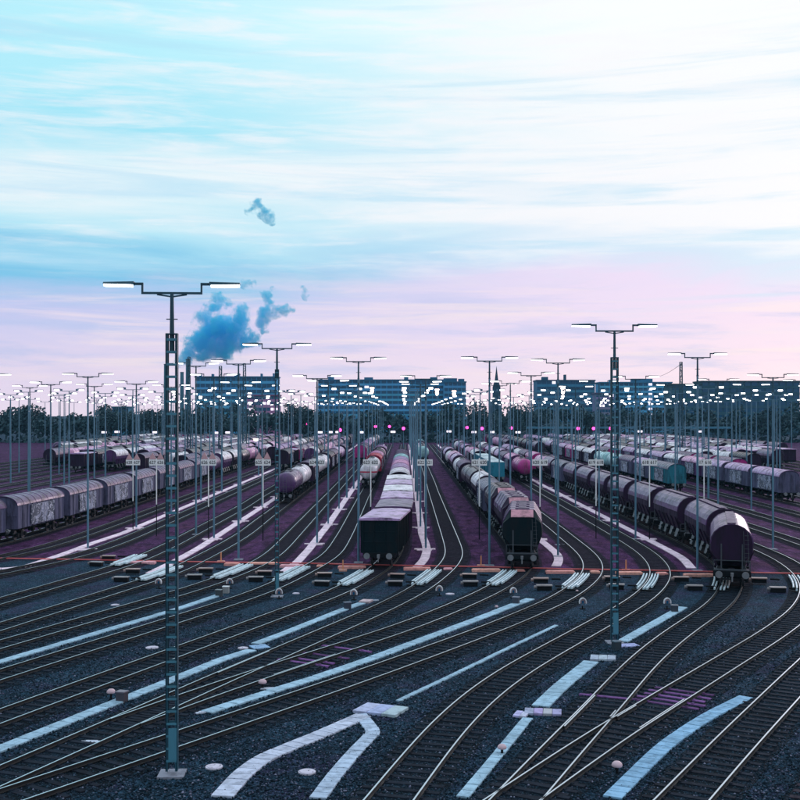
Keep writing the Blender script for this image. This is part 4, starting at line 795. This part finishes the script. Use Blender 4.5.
# ------------------------------------------------------------------ buildings
def block(label, px0, px1, ytop, Y, depth, floors, col, bandcol, cols, lit=None, zb=None, mull=True, roofbits=()):
    X0, X1 = (px0 - VX) * Y / F, (px1 - VX) * Y / F; Ht = CAMZ + (VY - ytop) * Y / F; wdt = X1 - X0
    t = thing('apartment_block', label, 'building', ((X0 + X1) / 2, Y, 0)); b = MB(); fh = Ht / floors
    b.box(-wdt / 2, wdt / 2, .25, depth, 0, Ht)
    place('wall', b.mesh('wall', 'facade'), t, col=col)
    sp = MB(); sp.box(-wdt / 2, wdt / 2, 0, .25, 0, fh * .42); spm = sp.mesh('spandrel', 'facade')
    for k in range(floors): place('spandrel', spm, t, (0, 0, k * fh), 0, tuple(c * random.uniform(.9, 1.1) for c in bandcol))
    n = cols; ww = wdt / n; g = MB(); g.box(-ww * .40, ww * .40, .10, .249, fh * .43, fh * .99); gm = g.mesh('window', 'window_glass'); gl = None
    for k in range(floors):
        for i in range(n):
            islit = lit and lit(k, i)
            if islit and gl is None: g2 = MB(); g2.box(-ww * .36, ww * .36, .05, .2, fh * .5, fh * .95); gl = g2.mesh('window', 'window_lit')
            if k >= max(0, int(floors * .35)): place('window', gl if islit else gm, t, (-wdt / 2 + ww * (i + .5), 0, k * fh))
    b = MB(); b.box(-wdt / 2 - .4, wdt / 2 + .4, -.3, depth + .3, Ht, Ht + .8)
    for (u, wd, hh) in roofbits: b.box(u * wdt - wd / 2, u * wdt + wd / 2, 3, 8, Ht + .8, Ht + .8 + hh)
    place('roof', b.mesh('roof', 'facade'), t, col=tuple(c * .6 for c in col)); return t
BL = (0.05, 0.27, 0.52); BB = (0.10, 0.42, 0.72)
rb = random.Random(3)
block('long blue office block behind the middle of the yard', 318, 444, 380.5, 760, 18, 10, BL, BB, 22, lambda k, i: rb.random() < .012, roofbits=[(-.4, 4, 2), (-.1, 6, 1.5), (.2, 3, 2.5), (.42, 5, 1.6)])
block('blue tower end of the office block left of the church spire', 444, 466, 382.5, 740, 20, 9, BL, (0.08, 0.34, 0.60), 5, roofbits=[(-.2, 9, 2.2), (.3, 4, 1.8)])
block('blue apartment block on the left below the smoke', 195, 277, 377.5, 700, 16, 9, BL, BB, 16, roofbits=[(-.45, 1, 2), (-.3, 1, 1.6), (0, 3, 2), (.3, 1, 1.8), (.45, 1, 2)])
block('pink lit building in front of the left apartment block', 247, 278, 396, 600, 14, 7, (0.36, 0.14, 0.32), (0.48, 0.22, 0.44), 8, lambda k, i: rb.random() < .35)
block('dark blue block right of the church spire', 537, 595, 381, 720, 20, 9, (0.03, 0.15, 0.29), (0.05, 0.22, 0.40), 12, lambda k, i: rb.random() < .03, roofbits=[(0, 1.2, 3.5), (-.35, 4, 2)])
block('pale blue apartment block with a lit stair column at right', 600, 672, 383, 740, 18, 10, (0.07, 0.34, 0.62), (0.11, 0.46, 0.78), 15, lambda k, i: i == 10, roofbits=[(-.3, 5, 1.5), (.1, 14, 2.2)])
block('low mauve block peeping out between the right apartment blocks', 596, 614, 394, 640, 12, 8, (0.16, 0.16, 0.32), (0.26, 0.24, 0.42), 6, lambda k, i: rb.random() < .15)
block('dark teal warehouse with pale bands at the right edge', 672, 702, 385, 640, 20, 6, (0.03, 0.10, 0.15), (0.04, 0.13, 0.19), 4)
block('dark block cut by the right edge of the skyline', 702, 800, 382, 660, 20, 8, (0.025, 0.09, 0.14), (0.03, 0.11, 0.17), 14)
block('low blue hall among the trees at far left', 112, 128, 408, 560, 12, 3, (0.04, 0.20, 0.34), (0.05, 0.24, 0.40), 3)
# church
Y = 780; X = (496.5 - VX) * Y / F; zt = CAMZ + (VY - 366) * Y / F; zs = CAMZ + (VY - 387) * Y / F
t = thing('church', 'dark church with a thin pointed spire above the trees', 'church', (X, Y, 0)); b = MB(); b.box(-2.6, 2.6, -2.6, 2.6, 0, zs); place('tower', b.mesh('tower', 'facade'), t, col=(0.02, 0.07, 0.12))
b = MB(); rr = [[(r * math.cos(a + .39), r * math.sin(a + .39), z) for a in np.linspace(0, 2 * math.pi, 9)[:-1]] for r, z in ((2.9, zs), (1.3, zs + (zt - zs) * .33), (.05, zt))]; b.loft(rr); place('spire', b.mesh('spire', 'facade'), t, col=(0.015, 0.05, 0.09))
b = MB(); b.add([(-4, 2.7, 0), (4, 2.7, 0), (4, 2.7, zs * .62), (0, 2.7, zs * .86), (-4, 2.7, zs * .62), (-4, 22, 0), (4, 22, 0), (4, 22, zs * .62), (0, 22, zs * .86), (-4, 22, zs * .62)], [(0, 1, 2, 3, 4), (9, 8, 7, 6, 5), (1, 6, 7, 2), (2, 7, 8, 3), (3, 8, 9, 4), (4, 9, 5, 0)]); place('nave', b.mesh('nave', 'facade'), t, col=(0.02, 0.07, 0.12))
# chimneys and lattice pylons
def chimney(px, ytop, Y, r, label):
    X = (px - VX) * Y / F; z = CAMZ + (VY - ytop) * Y / F; t = thing('chimney', label, 'chimney', (X, Y, 0)); b = MB(); b.rod((0, 0, 0), (0, 0, z * .985), r * 1.35, 16, 0, r); place('stack', b.mesh('stack', 'facade'), t, col=(0.05, 0.16, 0.24))
    b = MB(); b.rod((0, 0, z * .985), (0, 0, z), r * 1.12, 16); place('rim', b.mesh('rim', 'facade'), t, col=(0.04, 0.10, 0.15))
chimney(165.5, 364, 1150, 1.6, 'tall thin chimney left of the tall mast'); chimney(188, 359, 1150, 2.2, 'power station chimney at the root of the blue smoke'); chimney(182, 372, 1150, 1.8, 'shorter chimney beside the power station chimney')
def pylon(px, ytop, Y, wd, label, arms=()):
    X = (px - VX) * Y / F; z = CAMZ + (VY - ytop) * Y / F; t = thing('lattice_pylon', label, 'pylon', (X, Y, 0)); b = MB()
    for sx in (-1, 1):
        for sy in (-1, 1): b.bar((sx * wd, sy * wd, 0), (sx * wd * .55, sy * wd * .55, z), .12, .12)
    place('corner_legs', b.mesh('corner_legs', 'mast_steel'), t); b = MB(); n = int(z / 1.3)
    for k in range(n):
        z0 = z * k / n; z1 = z * (k + 1) / n; w0 = wd * (1 - .45 * k / n); s_ = 1 if k % 2 else -1
        for sy in (-1, 1): b.bar((-s_ * w0, sy * w0, z0), (s_ * w0, sy * w0, z1), .08, .08); b.bar((-w0, sy * w0, z1), (w0, sy * w0, z1), .1, .1)
    place('bracing', b.mesh('bracing', 'mast_steel'), t)
    for za, hw in arms: b = MB(); b.bar((-hw, 0, z * za), (hw, 0, z * za), .18, .25); place('arm', b.mesh('arm', 'mast_steel'), t)
pylon(244.5, 363.5, 300, .55, 'slim lattice pylon over the left apartment block', ())
pylon(220.5, 366, 250, .45, 'slim lattice pylon left of the apartment block centre', ())
pylon(189, 357, 260, .40, 'slim lattice pylon against the blue smoke', ())
pylon(681, 362, 260, .45, 'slim lattice pylon at right carrying a wire', ())
X = (681 - VX) * 260 / F; z = CAMZ + (VY - 364) * 260 / F; b = MB(); p0 = Vector((X, 260, z)); p1 = Vector(((656 - VX) * 420 / F, 420, CAMZ + (VY - 377) * 420 / F))
for k in range(10):
    a = p0.lerp(p1, k / 10); c = p0.lerp(p1, (k + 1) / 10); a = a - Vector((0, 0, 4 * .6 * (k / 10) * (1 - k / 10))); c = c - Vector((0, 0, 4 * .6 * ((k + 1) / 10) * (1 - (k + 1) / 10))); b.rod(a, c, .05, 5)
tag(place('overhead_wire', b.mesh('overhead_wire', 'dark_steel')), 'thin wire sloping left from the right lattice pylon', 'wire')
# footbridge and end walls of the yard
b = MB(); b.box(-42, 42, 0, 2.0, 6.2, 7.0); deck = b.mesh('deck', 'facade'); t = thing('footbridge', 'long low blue footbridge across the right yard end', 'footbridge', (92, 452, 0)); place('deck', deck, t, col=(0.06, 0.22, 0.34))
for k in range(8): b = MB(); b.box(-.4, .4, .2, 1.8, 0, 6.2); place('pier', b.mesh('pier', 'facade'), t, (-40 + 80 * k / 7, 0, 0), 0, (0.05, 0.15, 0.22))
b = MB(); b.box(-42, 42, -.06, .06, 8.0, 8.1); place('handrail', b.mesh('handrail', 'far_steel'), t)
for k in range(29): b = MB() if k == 0 else b; (b.box(-.05, .05, -.05, .05, 7.0, 8.0) if k == 0 else None); pm = b.mesh('baluster', 'far_steel') if k == 0 else pm; place('baluster', pm, t, (-42 + 84 * k / 28, 0, 0))
# overhead line posts at the right edge of the yard
b = MB(); b.rod((0, 0, 0), (0, 0, 10.5), .16, 8, 0, .11); op = b.mesh('post', 'far_steel'); b = MB(); b.bar((0, 0, 9.4), (-3.2, 0, 8.6), .1, .1); b.bar((0, 0, 8.2), (-3.2, 0, 8.6), .08, .08); b.rod((-3.0, 0, 8.6), (-3.0, 0, 7.6), .05, 6); oa = b.mesh('bracket', 'far_steel')
for i, (px, Y) in enumerate([(617, 285), (626, 300), (634.5, 255), (644, 270), (666, 262), (680, 240), (685, 262), (691, 232), (695, 280), (704, 250), (571, 330), (552, 340)]):
    t = thing('overhead_line_post', '%s pale overhead line post of the cluster before the right blocks' % ORD[i + 1], 'overhead post', ((px - VX) * Y / F, Y, 0), 0, 'overhead line posts at the right'); place('post', op, t); place('bracket', oa, t)
# far small lights
b = MB(); b.box(-.9, .9, -.1, .1, 5.2, 5.9); fl = b.mesh('lamp_panel', 'window_lit'); b = MB(); b.rod((0, .15, 0), (0, .15, 5.5), .1, 6); flp = b.mesh('post', 'far_steel')
for i, (px, Y) in enumerate([(104, 400), (117, 410), (155, 400), (216, 390), (228, 395), (320, 400), (330, 404), (338, 405), (361, 400), (393, 410), (449, 420), (474, 405), (492, 405), (518, 400), (640, 420), (700, 420)]):
    t = thing('platform_light', '%s small white light panel from left along the yard end' % ORD[i + 1], 'light panel', ((px - VX) * Y / F, Y, 0), 0, 'small white light panels at the yard end'); place('lamp_panel', fl, t); place('post', flp, t)
# ------------------------------------------------------------------ trees
def crown_pts(rng, cx, cy, h, rad, n, out):
    lobes = [(cx + rng.gauss(0, rad * .45), cy + rng.gauss(0, rad * .4), h * rng.uniform(.45, .85), rad * rng.uniform(.35, .6)) for _ in range(9)] + [(cx, cy, h * .6, rad * .7)]
    for _ in range(n):
        lx, ly, lz, lr = rng.choice(lobes); d = Vector((rng.gauss(0, 1), rng.gauss(0, 1), rng.gauss(0, 1))).normalized() * lr * rng.uniform(.6, 1.05)
        out.append((lx + d.x, ly + d.y, max(.4, lz + d.z * 1.1)))
def leaf_mesh(pts, size, rng):
    v = []; f = []
    for p in pts:
        a = Vector((rng.gauss(0, 1), rng.gauss(0, 1), rng.gauss(0, 1))).normalized(); q = a.orthogonal().normalized(); u = a.cross(q); s_ = size * rng.uniform(.6, 1.3); o = len(v); P = Vector(p)
        v += [P - q * s_, P + u * s_ * .7, P + q * s_, P - u * s_ * .7]; f.append((o, o + 1, o + 2, o + 3))
    b = MB(); b.add(v, f); return b
rt = random.Random(5)
pts = []
x = -330.0
while x < 330:
    for row in range(2):
        hh = rt.uniform(11, 17.5) * (1.0 if row else .85); crown_pts(rt, x + rt.uniform(-2, 2), 470 + row * 26 + rt.uniform(-6, 6), hh, hh * .36, 260, pts)
    x += rt.uniform(4.5, 7.5)
tl = leaf_mesh(pts, .85, rt)
for _ in range(9000): pts.append((rt.uniform(-330, 330), 466 + rt.uniform(-3, 12), rt.uniform(0, 1) ** 1.5 * 8.5))
tl = leaf_mesh(pts, .85, rt)
x = -330.0
while x < 330: tl.rod((x, 480, 0), (x + rt.gauss(0, .4), 480, 9), .3, 6, 0, .12); x += 6
tag(place('treeline', tl.mesh('treeline', 'foliage')), 'dark teal belt of trees closing the far end of the yard', 'treeline', None, 'stuff')
TREES = [(111, 400, 440), (150, 403, 450), (208, 399, 446), (296, 398, 460), (480, 398, 450), (520, 399, 455), (585, 404, 440), (640, 408, 440), (30, 400, 440), (770, 402, 440)]
for i, (px, yt, Y) in enumerate(TREES):
    X = (px - VX) * Y / F; hh = CAMZ + (VY - yt) * Y / F; pp = []; crown_pts(rt, 0, 0, hh * .93, hh * .3, 900, pp)
    t = thing('tree', '%s of the taller dark trees from left, before the tree belt' % ORD[i + 1], 'tree', (X, Y, 0), 0, 'taller trees before the belt')
    b = MB(); b.rod((0, 0, 0), (.2, 0, hh * .45), .35, 8, 0, .22)
    for k in range(5): a = rt.uniform(0, 6.28); b.rod((.15, 0, hh * (.3 + .05 * k)), (math.cos(a) * hh * .17, math.sin(a) * hh * .17, hh * (.55 + .06 * k)), .14, 6, 0, .05)
    place('trunk', b.mesh('trunk', 'dark_steel'), t); place('crown', leaf_mesh(pp, .55, rt).mesh('crown', 'foliage'), t)
# ------------------------------------------------------------------ smoke
def smokemat(name, blobs, dens, warp=34.0):
    m = bpy.data.materials.new(name); m.use_nodes = True; t = m.node_tree; t.nodes.clear(); o = N(t, 'ShaderNodeOutputMaterial'); pv = N(t, 'ShaderNodeVolumePrincipled')
    pv.inputs['Color'].default_value = (0.12, 0.80, 0.9995, 1); pv.inputs['Anisotropy'].default_value = 0.0
    p0 = objco(t); wn = N(t, 'ShaderNodeTexNoise'); wn.inputs['Scale'].default_value = .045; wn.inputs['Detail'].default_value = 4; wn.inputs['Roughness'].default_value = .62; L(t, p0, wn.inputs['Vector'])
    wv = N(t, 'ShaderNodeVectorMath', operation='SUBTRACT'); L(t, wn.outputs['Color'], wv.inputs[0]); wv.inputs[1].default_value = (.5, .5, .5)
    ws = N(t, 'ShaderNodeVectorMath', operation='SCALE'); L(t, wv.outputs[0], ws.inputs[0]); ws.inputs['Scale'].default_value = warp
    wa = N(t, 'ShaderNodeVectorMath', operation='ADD'); L(t, p0, wa.inputs[0]); L(t, ws.outputs[0], wa.inputs[1]); p = wa.outputs[0]; fld = None
    for c, r in blobs:                                  # density falls off from the heart of each billow, ragged by noise
        vd = N(t, 'ShaderNodeVectorMath', operation='DISTANCE'); L(t, p, vd.inputs[0]); vd.inputs[1].default_value = c
        f = mathn(t, 'MULTIPLY_ADD', vd.outputs['Value'], -1.0 / r, 1.0); fld = f if fld is None else mathn(t, 'MAXIMUM', fld, f)
    n_ = mathn(t, 'ADD', mathn(t, 'MULTIPLY', noise(t, p0, .06, 3, .6), .95), mathn(t, 'MULTIPLY', noise(t, p0, .2, 4, .65), .55))
    e = mathn(t, 'ADD', fld, mathn(t, 'MULTIPLY', mathn(t, 'SUBTRACT', n_, .80), 1.9))
    L(t, mathn(t, 'MULTIPLY', maprange(t, e, .0, .40), dens), pv.inputs['Density']); L(t, pv.outputs[0], o.inputs['Volume']); MATS[name] = m; return m
def puff(name, label, blobs, Y, dens=.17):
    import bmesh
    rs = random.Random(len(blobs) * 7); cx = sum(p[0] for p in blobs) / len(blobs); cy = sum(p[1] for p in blobs) / len(blobs); ox = (cx - VX) * Y / F; oz = CAMZ + (VY - cy) * Y / F
    bm = bmesh.new(); bl = []
    for (px, py, r) in blobs:
        c = Vector(((px - cx) * Y / F, rs.uniform(-.3, .3) * r * Y / F, -(py - cy) * Y / F)); rr = r * Y / F; bl.append((c, rr * 1.3))
        bmesh.ops.create_icosphere(bm, subdivisions=2, radius=rr * 1.6, matrix=Matrix.Translation(c))
    me = bpy.data.meshes.new(name); bm.to_mesh(me); bm.free(); me.materials.append(smokemat('smoke', bl, dens))
    o = place(name, me, None, (ox, Y, oz)); md = o.modifiers.new('merge', 'REMESH'); md.mode = 'VOXEL'; md.voxel_size = Y / F * 1.3
    tag(o, label, 'smoke', None, 'stuff'); return o
puff('smoke', 'blue smoke plume rising from the power station chimney', [(184, 360, 7), (190, 352, 10), (198, 342, 13), (208, 334, 15), (220, 328, 15), (232, 326, 13), (240, 318, 11), (205, 320, 10), (212, 308, 8), (218, 298, 6), (228, 342, 14), (244, 336, 10), (252, 340, 7), (224, 352, 8), (200, 356, 8), (214, 345, 13), (186, 344, 7), (180, 366, 4), (228, 304, 4)], 1250)
puff('smoke', 'ragged upright blue smoke wisp right of the plume', [(266, 296, 6), (268, 304, 7), (266, 313, 7), (263, 322, 6), (264, 331, 4), (276, 312, 5), (285, 309, 6), (272, 290, 3), (292, 311, 3)], 1250)
puff('smoke', 'small blue smoke puff above the plume at upper left', [(250, 209, 5), (257, 207, 7), (264, 211, 6), (269, 217, 5), (272, 222, 3)], 1250)
puff('smoke', 'faint smoke scrap right of the ragged wisp', [(304, 291, 4), (306, 297, 3)], 1250)
puff('smoke', 'flat smoke scrap just above the plume', [(245, 284, 4), (251, 283, 4), (239, 285, 2)], 1250)
# ------------------------------------------------------------------ haze
hz = bpy.data.materials.new('haze'); hz.use_nodes = True; t_ = hz.node_tree; t_.nodes.clear(); o_ = N(t_, 'ShaderNodeOutputMaterial'); pv = N(t_, 'ShaderNodeVolumePrincipled')
pv.inputs['Color'].default_value = (0.30, 0.72, 0.98, 1); pv.inputs['Density'].default_value = 0.00007; L(t_, pv.outputs[0], o_.inputs['Volume']); MATS['haze'] = hz
b = MB(); b.box(-900, 900, -60, 1200, -1, 75); HAZE = place('haze', b.mesh('haze', 'haze')); tag(HAZE, kind='stuff')
